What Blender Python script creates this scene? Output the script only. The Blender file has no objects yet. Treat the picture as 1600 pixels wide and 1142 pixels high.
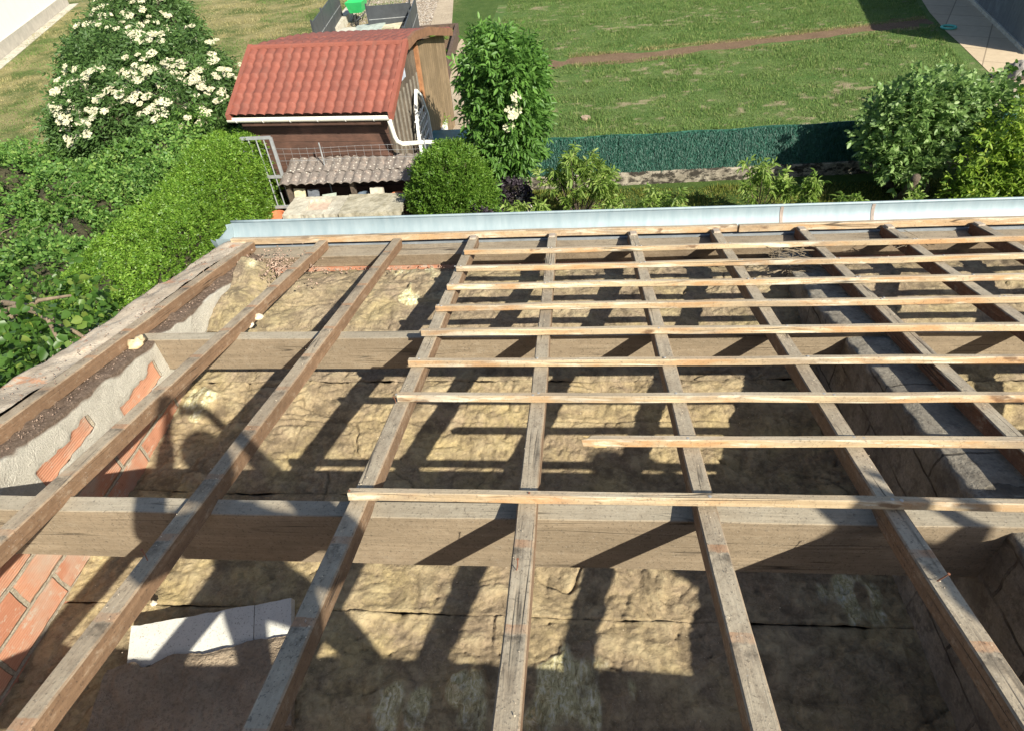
import bpy, math, random
import numpy as np
from mathutils import Matrix, Vector

SC = bpy.context.scene
COL = SC.collection
rng = np.random.default_rng(7)
random.seed(7)

# ------------------------------------------------------------------ camera, sky, sun, exposure
F_PX = 991.88                         # focal length in pixels of a 1600 px wide picture
CAM = np.array([2.569, -4.264, 5.999])
RT = np.array([[0.9950145710665068, 0.0059049619269238495, 0.0995546824111107],
               [0.07133630046734264, 0.6554533923535113, -0.7518590178270838],
               [-0.06969315318572225, 0.7552125408631107, 0.6517644379084485]])
cam_data = bpy.data.cameras.new("camera")
cam = bpy.data.objects.new("camera", cam_data)
COL.objects.link(cam)
cam_data.sensor_fit = 'HORIZONTAL'
cam_data.sensor_width = 36.0
cam_data.lens = 36.0 * F_PX / 1600.0
cam_data.clip_start = 0.05
cam_data.clip_end = 2000
M4 = Matrix([list(RT[0]) + [CAM[0]], list(RT[1]) + [CAM[1]], list(RT[2]) + [CAM[2]], [0, 0, 0, 1]])
cam.matrix_world = M4
SC.camera = cam

SUN_DIR = Vector((-0.536, 0.597, -0.596)).normalized()      # the way the light travels
world = bpy.data.worlds.new("World")
SC.world = world
world.use_nodes = True
wt = world.node_tree
wt.nodes.clear()
sky = wt.nodes.new("ShaderNodeTexSky")
sky.sky_type = 'NISHITA'
sky.sun_disc = False
sky.sun_elevation = math.radians(36.6)
sky.sun_rotation = math.radians(138)
bgn = wt.nodes.new("ShaderNodeBackground")
bgn.inputs[1].default_value = 0.078
won = wt.nodes.new("ShaderNodeOutputWorld")
wt.links.new(sky.outputs[0], bgn.inputs[0])
wt.links.new(bgn.outputs[0], won.inputs[0])
sun_data = bpy.data.lights.new("sun", 'SUN')
sun_data.energy = 5.0
sun_data.angle = math.radians(0.55)
sun_data.color = (1.0, 0.945, 0.81)
sun = bpy.data.objects.new("sun", sun_data)
COL.objects.link(sun)
sun.rotation_euler = SUN_DIR.to_track_quat('-Z', 'Y').to_euler()
sun.location = (6, -9, 14)
SC.view_settings.view_transform = 'Standard'
SC.view_settings.look = 'None'
SC.view_settings.gamma = 1
SC.view_settings.use_curve_mapping = False
SC.view_settings.exposure = 0.93

# ------------------------------------------------------------------ survey helpers (photo pixel -> point in the place)
def ray(u, v):
    return RT @ np.array([(u - 800) / F_PX, -(v - 571) / F_PX, -1.0])
def PZ(u, v, z=0.0):
    d = ray(u, v); return CAM + d * ((z - CAM[2]) / d[2])
def PY(u, v, y):
    d = ray(u, v); return CAM + d * ((y - CAM[1]) / d[1])

TH = math.radians(12); CT, ST = math.cos(TH), math.sin(TH)
Z0 = 3.6                              # eave height
W = 0.6                               # rafter spacing
def rf(x, s, n=0.0):                  # roof frame: x along the eave, s down the slope (eave = 0), n above the rafter tops
    return np.array([x, s * CT + n * ST, Z0 - s * ST + n * CT])
def zroof(y, n=0.0):                  # height of the plane n above the rafter tops
    return Z0 - y * math.tan(TH) + n / CT

# ------------------------------------------------------------------ numeric noise
def _h(ix, iy, iz):
    n = (ix * 374761393 + iy * 668265263 + iz * 2147483647 + 1442695041) & 0xFFFFFFFF
    n = ((n ^ (n >> 13)) * 1274126177) & 0xFFFFFFFF
    n = n ^ (n >> 16)
    return (n & 0xFFFF) / 32767.5 - 1.0
def vnoise(p):
    p = np.asarray(p, float)
    i = np.floor(p).astype(np.int64); f = p - i
    u = f * f * (3 - 2 * f)
    x, y, z = i[..., 0], i[..., 1], i[..., 2]
    r = 0
    for dx in (0, 1):
        for dy in (0, 1):
            for dz in (0, 1):
                w = (u[..., 0] if dx else 1 - u[..., 0]) * (u[..., 1] if dy else 1 - u[..., 1]) * (u[..., 2] if dz else 1 - u[..., 2])
                r = r + w * _h(x + dx, y + dy, z + dz)
    return r
def fbm(p, oct=4, gain=.5):
    p = np.asarray(p, float); a = 1.0; s = 0
    for k in range(oct):
        s = s + a * vnoise(p * (2 ** k) + 17.3 * k); a *= gain
    return s

# ------------------------------------------------------------------ object helpers
def link(name, me, mat=None, parent=None, matrix=None, smooth=False):
    o = bpy.data.objects.new(name, me)
    COL.objects.link(o)
    if mat is not None:
        for m in (mat if isinstance(mat, (list, tuple)) else [mat]):
            me.materials.append(m)
    if parent is not None:
        o.parent = parent
    if matrix is not None:
        o.matrix_world = matrix
    if smooth:
        me.polygons.foreach_set("use_smooth", [True] * len(me.polygons))
    return o
def tag(o, label=None, cat=None, group=None, kind=None):
    if label: o["label"] = label
    if cat: o["category"] = cat
    if group: o["group"] = group
    if kind: o["kind"] = kind
    return o
def empty(name, loc, label, cat, group=None):
    o = bpy.data.objects.new(name, None)
    COL.objects.link(o); o.location = loc; o.empty_display_size = .1
    return tag(o, label, cat, group)

class MB:
    """collects vertices and faces for one mesh"""
    def __init__(s): s.v = []; s.f = []; s.mi = []; s.cur = 0
    def add(s, V, F):
        b = len(s.v); s.v.extend([tuple(map(float, p)) for p in V])
        for f in F: s.f.append(tuple(b + i for i in f)); s.mi.append(s.cur)
        return s
    def box(s, lo, hi):
        x0, y0, z0 = lo; x1, y1, z1 = hi
        return s.add([(x0,y0,z0),(x1,y0,z0),(x1,y1,z0),(x0,y1,z0),(x0,y0,z1),(x1,y0,z1),(x1,y1,z1),(x0,y1,z1)],
                     [(0,3,2,1),(4,5,6,7),(0,1,5,4),(1,2,6,5),(2,3,7,6),(3,0,4,7)])
    def prism(s, poly, z0, z1):
        n = len(poly)
        V = [(p[0], p[1], z0) for p in poly] + [(p[0], p[1], z1) for p in poly]
        a = sum(poly[i][0]*poly[(i+1)%n][1]-poly[(i+1)%n][0]*poly[i][1] for i in range(n))
        F = [tuple(range(n-1,-1,-1)), tuple(range(n, 2*n))] + [(i,(i+1)%n,n+(i+1)%n,n+i) for i in range(n)]
        if a < 0: F = [tuple(reversed(f)) for f in F]
        return s.add(V, F)
    def obox(s, c, ax, hs):
        """box with centre c, axes (3 unit vectors) and half sizes"""
        c = np.array(c, float); A = [np.array(a, float) for a in ax]
        V = []
        for sz in (-1, 1):
            for sx, sy in ((-1,-1),(1,-1),(1,1),(-1,1)):
                V.append(c + A[0]*hs[0]*sx + A[1]*hs[1]*sy + A[2]*hs[2]*sz)
        return s.add(V, [(0,3,2,1),(4,5,6,7),(0,1,5,4),(1,2,6,5),(2,3,7,6),(3,0,4,7)])
    def bar(s, p, q, w, h=None):
        p = np.array(p, float); q = np.array(q, float); h = h or w
        d = q - p; L = np.linalg.norm(d); d /= L
        up = np.array([0,0,1.]) if abs(d[2]) < .9 else np.array([0,1.,0])
        a = np.cross(up, d); a /= np.linalg.norm(a); b = np.cross(d, a)
        return s.obox((p+q)/2, (d, a, b), (L/2, w/2, h/2))
    def tube(s, pts, rad, n=8, cap=True):
        pts = [np.array(p, float) for p in pts]
        if not hasattr(rad, '__len__'): rad = [rad]*len(pts)
        V = []; prev = None
        for i, p in enumerate(pts):
            d = pts[min(i+1, len(pts)-1)] - pts[max(i-1, 0)]
            d = d / (np.linalg.norm(d) + 1e-9)
            if prev is None:
                up = np.array([0,0,1.]) if abs(d[2]) < .9 else np.array([0,1.,0]); a = np.cross(up, d)
            else:
                a = prev - d * (prev @ d)
            a /= np.linalg.norm(a) + 1e-9; prev = a; b = np.cross(d, a)
            for k in range(n):
                t = 2*math.pi*k/n; V.append(p + rad[i]*(math.cos(t)*a + math.sin(t)*b))
        F = [(i*n+k, i*n+(k+1)%n, (i+1)*n+(k+1)%n, (i+1)*n+k) for i in range(len(pts)-1) for k in range(n)]
        if cap: F += [tuple(range(n-1,-1,-1)), tuple((len(pts)-1)*n+k for k in range(n))]
        return s.add(V, F)
    def lathe(s, c, prof, n=20):
        """prof: (r, z) pairs from bottom to top"""
        V = [(c[0]+r*math.cos(2*math.pi*k/n), c[1]+r*math.sin(2*math.pi*k/n), c[2]+z) for r, z in prof for k in range(n)]
        F = [(i*n+k, i*n+(k+1)%n, (i+1)*n+(k+1)%n, (i+1)*n+k) for i in range(len(prof)-1) for k in range(n)]
        return s.add(V, F)
    def grid(s, P):
        """P: array (m, n, 3)"""
        m, n = P.shape[:2]
        return s.add(P.reshape(-1, 3), [(i*n+j, i*n+j+1, (i+1)*n+j+1, (i+1)*n+j) for i in range(m-1) for j in range(n-1)])
    def build(s, name, mat, parent=None, smooth=False, matrix=None, local=False):
        V = np.array(s.v)
        if parent is not None and not local:
            V = V - np.array(parent.location)
        me = bpy.data.meshes.new(name)
        me.from_pydata([tuple(p) for p in V], [], s.f)
        me.update()
        o = link(name, me, mat, parent, matrix, smooth)
        if any(s.mi): me.polygons.foreach_set("material_index", s.mi)
        return o
    def thing(s, name, mat, label, cat, group=None, smooth=False, base=None):
        """one-mesh thing with its origin at its base"""
        V = np.array(s.v)
        c = np.array([(V[:,0].min()+V[:,0].max())/2, (V[:,1].min()+V[:,1].max())/2, V[:,2].min()]) if base is None else np.array(base, float)
        s.v = [tuple(p - c) for p in V]
        o = s.build(name, mat, smooth=smooth)
        o.location = c
        return tag(o, label, cat, group)

def big_mesh(name, V, F4, mat, parent=None, smooth=False, attr=None):
    """fast mesh from numpy arrays of quads (or triangles)"""
    V = np.asarray(V, np.float32); F4 = np.asarray(F4, np.int32)
    if parent is not None: V = V - np.array(parent.location, np.float32)
    k = F4.shape[1]
    me = bpy.data.meshes.new(name)
    me.vertices.add(len(V)); me.vertices.foreach_set("co", V.ravel())
    me.loops.add(F4.size); me.loops.foreach_set("vertex_index", F4.ravel())
    me.polygons.add(len(F4)); me.polygons.foreach_set("loop_start", np.arange(0, F4.size, k, dtype=np.int32))
    me.update(calc_edges=True)
    if attr:
        for an, av in attr.items():
            a = me.attributes.new(an, 'FLOAT', 'POINT'); a.data.foreach_set("value", np.asarray(av, np.float32).ravel())
    return link(name, me, mat, parent, None, smooth)
def grid_mesh(name, P, mat, parent=None, smooth=True, attr=None):
    m, n = P.shape[:2]
    idx = np.arange(m*n).reshape(m, n)
    F = np.stack([idx[:-1,:-1], idx[:-1,1:], idx[1:,1:], idx[1:,:-1]], -1).reshape(-1, 4)
    return big_mesh(name, P.reshape(-1, 3), F, mat, parent, smooth, attr)

# ------------------------------------------------------------------ node helpers
def newmat(name):
    m = bpy.data.materials.new(name); m.use_nodes = True
    t = m.node_tree; t.nodes.clear()
    out = t.nodes.new("ShaderNodeOutputMaterial"); p = t.nodes.new("ShaderNodeBsdfPrincipled")
    t.links.new(p.outputs[0], out.inputs[0])
    return m, t, p, out
def S(t, node, key, val):
    sock = node.inputs[key]
    if isinstance(val, bpy.types.NodeSocket): t.links.new(val, sock)
    elif isinstance(val, (tuple, list)) and len(val) == 3 and sock.type == 'RGBA': sock.default_value = (*val, 1)
    else: sock.default_value = val
def nd(t, typ, ins=None, **props):
    n = t.nodes.new(typ)
    for k, v in props.items(): setattr(n, k, v)
    for k, v in (ins or {}).items(): S(t, n, k, v)
    return n
def coords(t, which='Object'): return nd(t, "ShaderNodeTexCoord").outputs[which]
def mapv(t, v, scale=(1,1,1), loc=(0,0,0), rot=(0,0,0)):
    return nd(t, "ShaderNodeMapping", {'Vector': v, 'Scale': scale, 'Location': loc, 'Rotation': rot}).outputs[0]
def noise(t, v, scale, detail=4, rough=.55, dist=0.0):
    return nd(t, "ShaderNodeTexNoise", {'Vector': v, 'Scale': scale, 'Detail': detail, 'Roughness': rough, 'Distortion': dist}).outputs[0]
def voro(t, v, scale, out='Distance', feature='F1', rand=1.0):
    return nd(t, "ShaderNodeTexVoronoi", {'Vector': v, 'Scale': scale, 'Randomness': rand}, feature=feature).outputs[out]
def ramp(t, fac, stops, interp='LINEAR'):
    n = nd(t, "ShaderNodeValToRGB", {'Fac': fac}); r = n.color_ramp; r.interpolation = interp
    while len(r.elements) < len(stops): r.elements.new(.5)
    for e, (p, c) in zip(r.elements, stops):
        e.position = p; e.color = (*c, 1) if isinstance(c, (tuple, list)) else (c, c, c, 1)
    return n.outputs[0]
def mixc(t, fac, a, b, mode='MIX'):
    n = nd(t, "ShaderNodeMix", data_type='RGBA', blend_type=mode)
    S(t, n, 0, fac); S(t, n, 6, a); S(t, n, 7, b)
    return n.outputs[2]
def math_(t, op, a, b=0.0, c=0.0):
    return nd(t, "ShaderNodeMath", {0: a, 1: b, 2: c}, operation=op).outputs[0]
def bump(t, h, strength=.4, dist=.01, normal=None):
    n = nd(t, "ShaderNodeBump", {'Height': h, 'Strength': strength, 'Distance': dist})
    if normal is not None: t.links.new(normal, n.inputs['Normal'])
    return n.outputs[0]
def sep(t, v): return nd(t, "ShaderNodeSeparateXYZ", {0: v}).outputs
def comb(t, x, y, z): return nd(t, "ShaderNodeCombineXYZ", {0: x, 1: y, 2: z}).outputs[0]
def rnd_obj(t): return nd(t, "ShaderNodeObjectInfo").outputs['Random']
def attr(t, name): return nd(t, "ShaderNodeAttribute", attribute_name=name).outputs['Fac']

def wood(name, light, dark, weather, wamt=.6, spots=.3, notch=None, rough=.85, streak=None, grime=.32):
    """sawn timber, grain along local X; top faces weathered; notch = spacing of the marks where old battens sat"""
    m, t, p, out = newmat(name)
    o = coords(t); r = rnd_obj(t)
    off = comb(t, math_(t, 'MULTIPLY', r, 37.0), math_(t, 'MULTIPLY', r, 11.0), math_(t, 'MULTIPLY', r, 5.0))
    v = nd(t, "ShaderNodeVectorMath", {0: o, 1: off}, operation='ADD').outputs[0]
    g = noise(t, mapv(t, v, (2.2, 70, 70)), 1.0, 6, .65, .6)
    g2 = noise(t, mapv(t, v, (.9, 14, 14)), 1.0, 4, .6, 1.2)
    c = mixc(t, ramp(t, g, [(.32, 0), (.68, 1)]), dark, light)
    c = mixc(t, ramp(t, g2, [(.35, 0), (.65, .6)]), c, tuple(x*.62 for x in light))
    if streak:
        sk = noise(t, mapv(t, v, (3.0, 30, 30), (3, 7, 1)), 1.0, 3, .6, .8)
        c = mixc(t, ramp(t, sk, [(.53, 0), (.62, .8)]), c, streak[0])
        sk2 = noise(t, mapv(t, v, (2.2, 9, 9), (13, 2, 5)), 1.0, 4, .6, 1.0)
        c = mixc(t, ramp(t, sk2, [(.48, 0), (.60, .85)]), c, streak[1])
        kn = noise(t, mapv(t, v, (6, 14, 14), (2, 9, 4)), 1.0, 3, .5)
        c = mixc(t, ramp(t, kn, [(.64, 0), (.70, .8)]), c, (.12, .06, .03))
        st = noise(t, mapv(t, v, (1.6, 5, 5), (21, 3, 7)), 1.0, 5, .7)
        c = mixc(t, ramp(t, st, [(.52, 0), (.66, .6)]), c, (.20, .16, .125))
    nz = sep(t, coords(t, 'Normal'))[2]
    top = ramp(t, nz, [(.55, 0), (.85, 1)])
    wn = noise(t, v, 5.0, 6, .65)
    wf = math_(t, 'MULTIPLY', top, ramp(t, wn, [(.2, wamt*.6), (.6, wamt)]))
    wcol = mixc(t, g, tuple(x*.7 for x in weather), tuple(min(1, x*1.25) for x in weather))
    c = mixc(t, wf, c, wcol)
    if notch:
        x = sep(t, o)[0]
        fr = math_(t, 'FRACT', math_(t, 'DIVIDE', math_(t, 'ADD', x, notch[1]), notch[0]))
        jag = math_(t, 'MULTIPLY', noise(t, v, 40.0, 2), .05)
        fr = math_(t, 'ADD', fr, jag)
        band = ramp(t, fr, [(.02, 0), (.035, 1), (.12, 1), (.14, 0)])
        start = ramp(t, x, [(0, 0), (1, 1)])
        on = math_(t, 'MULTIPLY', math_(t, 'GREATER_THAN', x, notch[2]), top)
        bm = math_(t, 'MULTIPLY', math_(t, 'MULTIPLY', band, on), ramp(t, noise(t, v, 9.0, 3), [(.3, .15), (.6, .85)]))
        c = mixc(t, bm, c, (.36, .20, .11))
        dk = ramp(t, fr, [(.12, 0), (.15, 1), (.30, .5), (.42, 0)])
        dm = math_(t, 'MULTIPLY', math_(t, 'MULTIPLY', dk, on), ramp(t, noise(t, v, 24.0, 5, .7), [(.42, 0), (.6, .75)]))
        c = mixc(t, dm, c, (.045, .04, .035))
    mo = noise(t, mapv(t, v, (.7, 1, 1), (5, 1, 8)), 26.0, 7, .72)
    c = mixc(t, ramp(t, mo, [(.34, grime), (.50, 0)]), c, tuple(x*.45 for x in dark))
    c = mixc(t, ramp(t, mo, [(.54, 0), (.72, grime)]), c, tuple(min(1, x*1.35) for x in weather))
    big = noise(t, mapv(t, v, (1.2, 3, 3)), 1.3, 3, .5)
    c = mixc(t, ramp(t, big, [(.3, .3), (.55, 0)]), c, tuple(x*.5 for x in dark))
    ck = noise(t, mapv(t, v, (.55, 13, 13), (31, 7, 3)), 1.0, 2, .45, .5)
    ckm = math_(t, 'MULTIPLY', ramp(t, ck, [(.488, 0), (.499, 1), (.503, 1), (.514, 0)]), ramp(t, noise(t, mapv(t, v, (1, 3, 3), (4, 4, 9)), 2.0, 3), [(.50, 0), (.62, .85)]))
    c = mixc(t, ckm, c, (.025, .02, .016))
    sp = noise(t, v, 95.0, 3, .7)
    c = mixc(t, ramp(t, sp, [(.57, 0), (.68, spots*1.5)]), c, (.035, .03, .026))
    sp2 = noise(t, mapv(t, v, (1, 1, 1), (9, 9, 9)), 120.0, 2, .6)
    c = mixc(t, ramp(t, sp2, [(.66, 0), (.76, spots)]), c, (.5, .47, .42))
    S(t, p, 'Base Color', c); S(t, p, 'Roughness', rough); S(t, p, 'Specular IOR Level', .2)
    h = math_(t, 'ADD', math_(t, 'ADD', g, math_(t, 'MULTIPLY', sp, .6)), math_(t, 'SUBTRACT', math_(t, 'MULTIPLY', mo, .9), math_(t, 'MULTIPLY', ckm, 1.6)))
    S(t, p, 'Normal', bump(t, h, .55, .004))
    return m

M = {}
M['rafter'] = wood('rafter_wood', (0.260, 0.167, 0.101), (0.150, 0.094, 0.058), (0.410, 0.354, 0.264), .9, .4, notch=(.3228, .04, 3.02))
M['rafter_plain'] = wood('rafter_wood_left', (0.280, 0.173, 0.101), (0.170, 0.101, 0.060), (0.410, 0.345, 0.250), .85, .35, notch=(0.323, 0.041, 0.288))
M['rafter_red'] = wood('rafter_red_wood', (0.210, 0.101, 0.058), (0.100, 0.051, 0.029), (0.380, 0.335, 0.254), .9, .4, notch=(.3228, .04, 3.02))
M['batten'] = wood('batten_wood', (0.560, 0.436, 0.274), (0.420, 0.299, 0.173), (0.400, 0.340, 0.254), .75, .3, grime=.14, streak=((0.660, 0.608, 0.480), (0.420, 0.238, 0.110)))
M['purlin'] = wood('purlin_wood', (0.325, 0.254, 0.173), (0.250, 0.193, 0.130), (0.330, 0.293, 0.226), .9, .35, grime=.25)
M['plate'] = wood('plate_wood', (.27, .205, .135), (.19, .14, .095), (.29, .25, .19), .8, .35)
M['eave_batten'] = wood('eave_batten_wood', (0.520, 0.385, 0.240), (0.360, 0.254, 0.154), (0.420, 0.354, 0.269), .6, .3, streak=((0.600, 0.527, 0.403), (0.420, 0.263, 0.134)))

def beam(name, L, w, h, mat, matrix, parent=None, seg=.1, jit=.0025, cham=.004, broken=False, sag=0.0, seed=0):
    """timber in local space: x 0..L, y -w/2..w/2, z -h..0"""
    n = max(2, int(L/seg)+1)
    xs = np.linspace(0, L, n)
    c = cham
    prof = [(-w/2+c, 0), (w/2-c, 0), (w/2, -c), (w/2, -h+c), (w/2-c, -h), (-w/2+c, -h), (-w/2, -h+c), (-w/2, -c)]
    V = np.zeros((n, 8, 3))
    for k, (y, z) in enumerate(prof):
        V[:, k, 0] = xs; V[:, k, 1] = y; V[:, k, 2] = z
    sd = seed*7.7 + 3.1
    q = V * np.array([3.0, 9, 9]) + sd
    V[..., 1] += jit * fbm(q, 3) + jit*1.6*fbm(np.stack([xs*.9+sd, xs*0, xs*0], -1), 2)[:, None]
    V[..., 2] += jit * fbm(q + 50, 3) + (jit*1.6*fbm(np.stack([xs*.9+sd+40, xs*0, xs*0], -1), 2) - sag*np.sin(np.pi*xs/L))[:, None]
    if broken:
        V[0, :, 0] += np.array([0, .02, .045, .06, .05, .03, -.012, -.02])
        V[1, :, 0] = np.maximum(V[1, :, 0], .065)
    mb = MB()
    F = [(i*8+k, i*8+(k+1) % 8, (i+1)*8+(k+1) % 8, (i+1)*8+k) for i in range(n-1) for k in range(8)]
    F = [tuple(reversed(f)) for f in F]
    F += [tuple(range(8)), tuple(reversed([(n-1)*8+k for k in range(8)]))]
    mb.add(V.reshape(-1, 3), [tuple(reversed(f)) for f in F])
    return mb.build(name, mat, parent, matrix=matrix, local=True)
def fmat(x, y, z, o):
    return Matrix([[x[0], y[0], z[0], o[0]], [x[1], y[1], z[1], o[1]], [x[2], y[2], z[2], o[2]], [0, 0, 0, 1]])
NV = np.array([0, ST, CT]); SV = np.array([0, CT, -ST]); XV = np.array([1., 0, 0])
def rafter_matrix(x, s0):             # local x runs up the slope towards the camera
    ex = -SV; ez = NV; ey = np.cross(ez, ex)
    return fmat(ex, ey, ez, rf(x, s0))
def along_matrix(x0, s, n, yaw=0.0):  # local x runs along the eave
    ex = XV*math.cos(yaw) + SV*math.sin(yaw); ez = NV; ey = np.cross(ez, ex)
    return fmat(ex, ey, ez, rf(x0, s, n))

def simple(name, col, rough=.7, scale=6, var=.25, bstr=.2, bdist=.005, metallic=0.0, spec=.3, detail=5, fine=None):
    m, t, p, out = newmat(name)
    o = coords(t)
    n1 = noise(t, o, scale, detail, .6); n2 = noise(t, o, scale*9, 3, .6)
    c = mixc(t, ramp(t, n1, [(.3, 0), (.7, 1)]), tuple(x*(1-var) for x in col), tuple(min(1, x*(1+var)) for x in col))
    c = mixc(t, ramp(t, n2, [(.5, 0), (.75, .5)]), c, tuple(x*(1-var*1.5) for x in col))
    S(t, p, 'Base Color', c); S(t, p, 'Roughness', rough); S(t, p, 'Metallic', metallic); S(t, p, 'Specular IOR Level', spec)
    S(t, p, 'Normal', bump(t, math_(t, 'ADD', n1, n2), bstr, bdist))
    return m

# ------------------------------------------------------------------ ground materials
def ground_mat():
    m, t, p, out = newmat('lawn_ground')
    o = coords(t); x, y, z = sep(t, o)
    n1 = noise(t, o, .55, 5, .6); n2 = noise(t, o, 2.4, 5, .65); n3 = noise(t, o, 30, 4, .7)
    green = mixc(t, ramp(t, n2, [(.3, 0), (.7, 1)]), (.062, .115, .026), (.115, .17, .045))
    green = mixc(t, ramp(t, n3, [(.3, .6), (.6, 0)]), green, (.03, .06, .014))
    dry = mixc(t, ramp(t, n2, [(.3, 0), (.7, 1)]), (.27, .24, .11), (.41, .36, .18))
    dry = mixc(t, ramp(t, n3, [(.3, .55), (.6, 0)]), dry, (.11, .10, .035))
    bare = ramp(t, n2, [(.62, 0), (.72, .8)])
    mid = ramp(t, y, [(0, 0), (1, 0)])
    # bald, straw-coloured patches in the near half of the lawn
    nearf = ramp(t, math_(t, 'DIVIDE', y, 40.0), [(.21, 1), (.36, .55), (.45, .2)])
    green = mixc(t, math_(t, 'MULTIPLY', bare, nearf), green, (.25, .20, .12))
    wob = math_(t, 'MULTIPLY', math_(t, 'SUBTRACT', n1, .5), 6.0)
    left = ramp(t, math_(t, 'ADD', math_(t, 'MULTIPLY', math_(t, 'ADD', x, wob), .1), .5), [(.12, 1), (.3, 0)])
    lpatch = ramp(t, n1, [(.40, .15), (.56, 1)])
    c = mixc(t, math_(t, 'MULTIPLY', left, lpatch), green, dry)
    S(t, p, 'Base Color', c); S(t, p, 'Roughness', .95); S(t, p, 'Specular IOR Level', .1)
    S(t, p, 'Normal', bump(t, math_(t, 'ADD', n3, noise(t, o, 75, 2)), .9, .05))
    return m
M['ground'] = ground_mat()
def soil_mat(name, a, b, sc=14):
    m, t, p, out = newmat(name)
    o = coords(t); n = noise(t, o, sc, 6, .7); n2 = noise(t, o, sc*.15, 4, .6); n3 = noise(t, o, sc*6, 3, .7)
    c = mixc(t, ramp(t, n, [(.3, 0), (.7, 1)]), a, b)
    c = mixc(t, ramp(t, n2, [(.35, .4), (.65, 0)]), c, tuple(x*.6 for x in a))
    c = mixc(t, ramp(t, n3, [(.35, .5), (.5, 0)]), c, tuple(x*.55 for x in a))
    S(t, p, 'Base Color', c); S(t, p, 'Roughness', .95); S(t, p, 'Specular IOR Level', .1)
    S(t, p, 'Normal', bump(t, math_(t, 'ADD', n, n3), .8, .03))
    return m
M['soil'] = soil_mat('bare_soil', (.16, .105, .065), (.25, .17, .11))
M['concrete_path'] = soil_mat('path_concrete', (.36, .29, .21), (.47, .39, .29), 3)
M['gravel'] = None
def gravel_mat():
    m, t, p, out = newmat('pale_gravel')
    o = coords(t)
    vn = nd(t, "ShaderNodeTexVoronoi", {'Vector': o, 'Scale': 17.0})
    d, cc = vn.outputs['Distance'], vn.outputs['Color']
    c = ramp(t, sep(t, cc)[0], [(0, (.30, .21, .14)), (.4, (.48, .38, .27)), (.75, (.62, .53, .42)), (1, (.74, .68, .6))])
    c = mixc(t, ramp(t, d, [(.35, 0), (.62, .8)]), c, (.12, .09, .06))
    S(t, p, 'Base Color', c); S(t, p, 'Roughness', .85)
    S(t, p, 'Normal', bump(t, math_(t, 'SUBTRACT', 1.0, d), 1.0, .03))
    return m
M['gravel'] = gravel_mat()
def patio_mat():
    m, t, p, out = newmat('patio_slabs')
    o = coords(t)
    b = nd(t, "ShaderNodeTexBrick", {'Vector': mapv(t, o, (1, 1, 1), (0, 0, 0), (0, 0, math.radians(28))), 'Color1': (.50, .40, .27, 1), 'Color2': (.44, .345, .23, 1),
            'Mortar': (.22, .17, .11, 1), 'Scale': 1.0, 'Mortar Size': .018, 'Brick Width': 1.25, 'Row Height': 1.25, 'Mortar Smooth': .2}, offset=0.0)
    n = noise(t, o, 5, 6, .65)
    c = mixc(t, ramp(t, n, [(.3, .35), (.65, 0)]), b.outputs[0], (.28, .21, .14))
    S(t, p, 'Base Color', c); S(t, p, 'Roughness', .9)
    S(t, p, 'Normal', bump(t, n, .3, .01))
    return m
M['patio'] = patio_mat()

# ------------------------------------------------------------------ ground sheets
def sheet(name, poly, z, mat, kind='structure'):
    c = np.mean([q[:2] for q in poly], 0)
    mb = MB(); mb.add([(q[0], q[1], z) for q in poly], [tuple(range(len(poly)))])
    o = mb.build(name, mat); tag(o, kind=kind)
    if o.data.polygons[0].normal.z < 0: o.data.flip_normals()
    return o
g = sheet('ground', [(-400, -200), (400, -200), (400, 500), (-400, 500)], 0.0, M['ground'])

def ribbon(name, pix, widths, z, mat, n=60, wob=.15):
    """strip of ground along photo points, with a ragged edge"""
    pts = np.array([PZ(u, v, z)[:2] for u, v in pix]); ws = np.array(widths)
    tt = np.linspace(0, len(pts)-1, n)
    px = np.interp(tt, np.arange(len(pts)), pts[:, 0]); py = np.interp(tt, np.arange(len(pts)), pts[:, 1]); w = np.interp(tt, np.arange(len(pts)), ws)
    d = np.stack([np.gradient(px), np.gradient(py)], -1); d /= np.linalg.norm(d, axis=1)[:, None]
    nrm = np.stack([-d[:, 1], d[:, 0]], -1)
    a = w/2*(1+wob*2*fbm(np.stack([tt*2.3, tt*0, tt*0], -1), 3)); b = w/2*(1+wob*2*fbm(np.stack([tt*2.3+60, tt*0, tt*0], -1), 3))
    P = np.zeros((n, 2, 3)); P[:, 0, :2] = np.stack([px, py], -1)+nrm*a[:, None]; P[:, 1, :2] = np.stack([px, py], -1)-nrm*b[:, None]; P[..., 2] = z
    o = grid_mesh(name, P, mat, smooth=False); tag(o, kind='structure')
    if o.data.polygons[0].normal.z < 0: o.data.flip_normals()
    return o
ribbon('soil_path', [(840, 104), (890, 97), (1000, 87), (1150, 70), (1300, 50), (1400, 38), (1455, 34)], [.5, .75, .9, 1.0, 1.05, 1.1, 1.4], .006, M['soil'], 160, .35)
def px_poly(pix, z=0.0): return [PZ(u, v, z) for u, v in pix]
sheet('garden_path', px_poly([(640, 230), (745, 240), (748, 190), (742, 130), (733, 85), (722, 60), (690, 110), (672, 170)]), .008, M['concrete_path'])
sheet('far_path', px_poly([(673, 40), (706, 42), (709, -6), (688, -6)]), .010, M['concrete_path'])
sheet('gravel_bed', px_poly([(500, 62), (690, 62), (700, 40), (688, 30), (688, -8), (560, -8)]), .005, M['gravel'])
sheet('patio', px_poly([(1432, -12), (1452, 20), (1478, 50), (1502, 72), (1549, 118), (1640, 118), (1640, 60), (1560, -12)]), .012, M['patio'])
sheet('worn_ground', px_poly([(1549, 116), (1530, 150), (1490, 200), (1530, 215), (1575, 160), (1640, 130), (1640, 112)]), .007, M['concrete_path'])
sheet('yard_ground', [(-4.6, .3), (-.2, .3), (-.2, 8.0), (-4.6, 8.4)], .004, M['soil'])
ys = M['soil']

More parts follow.
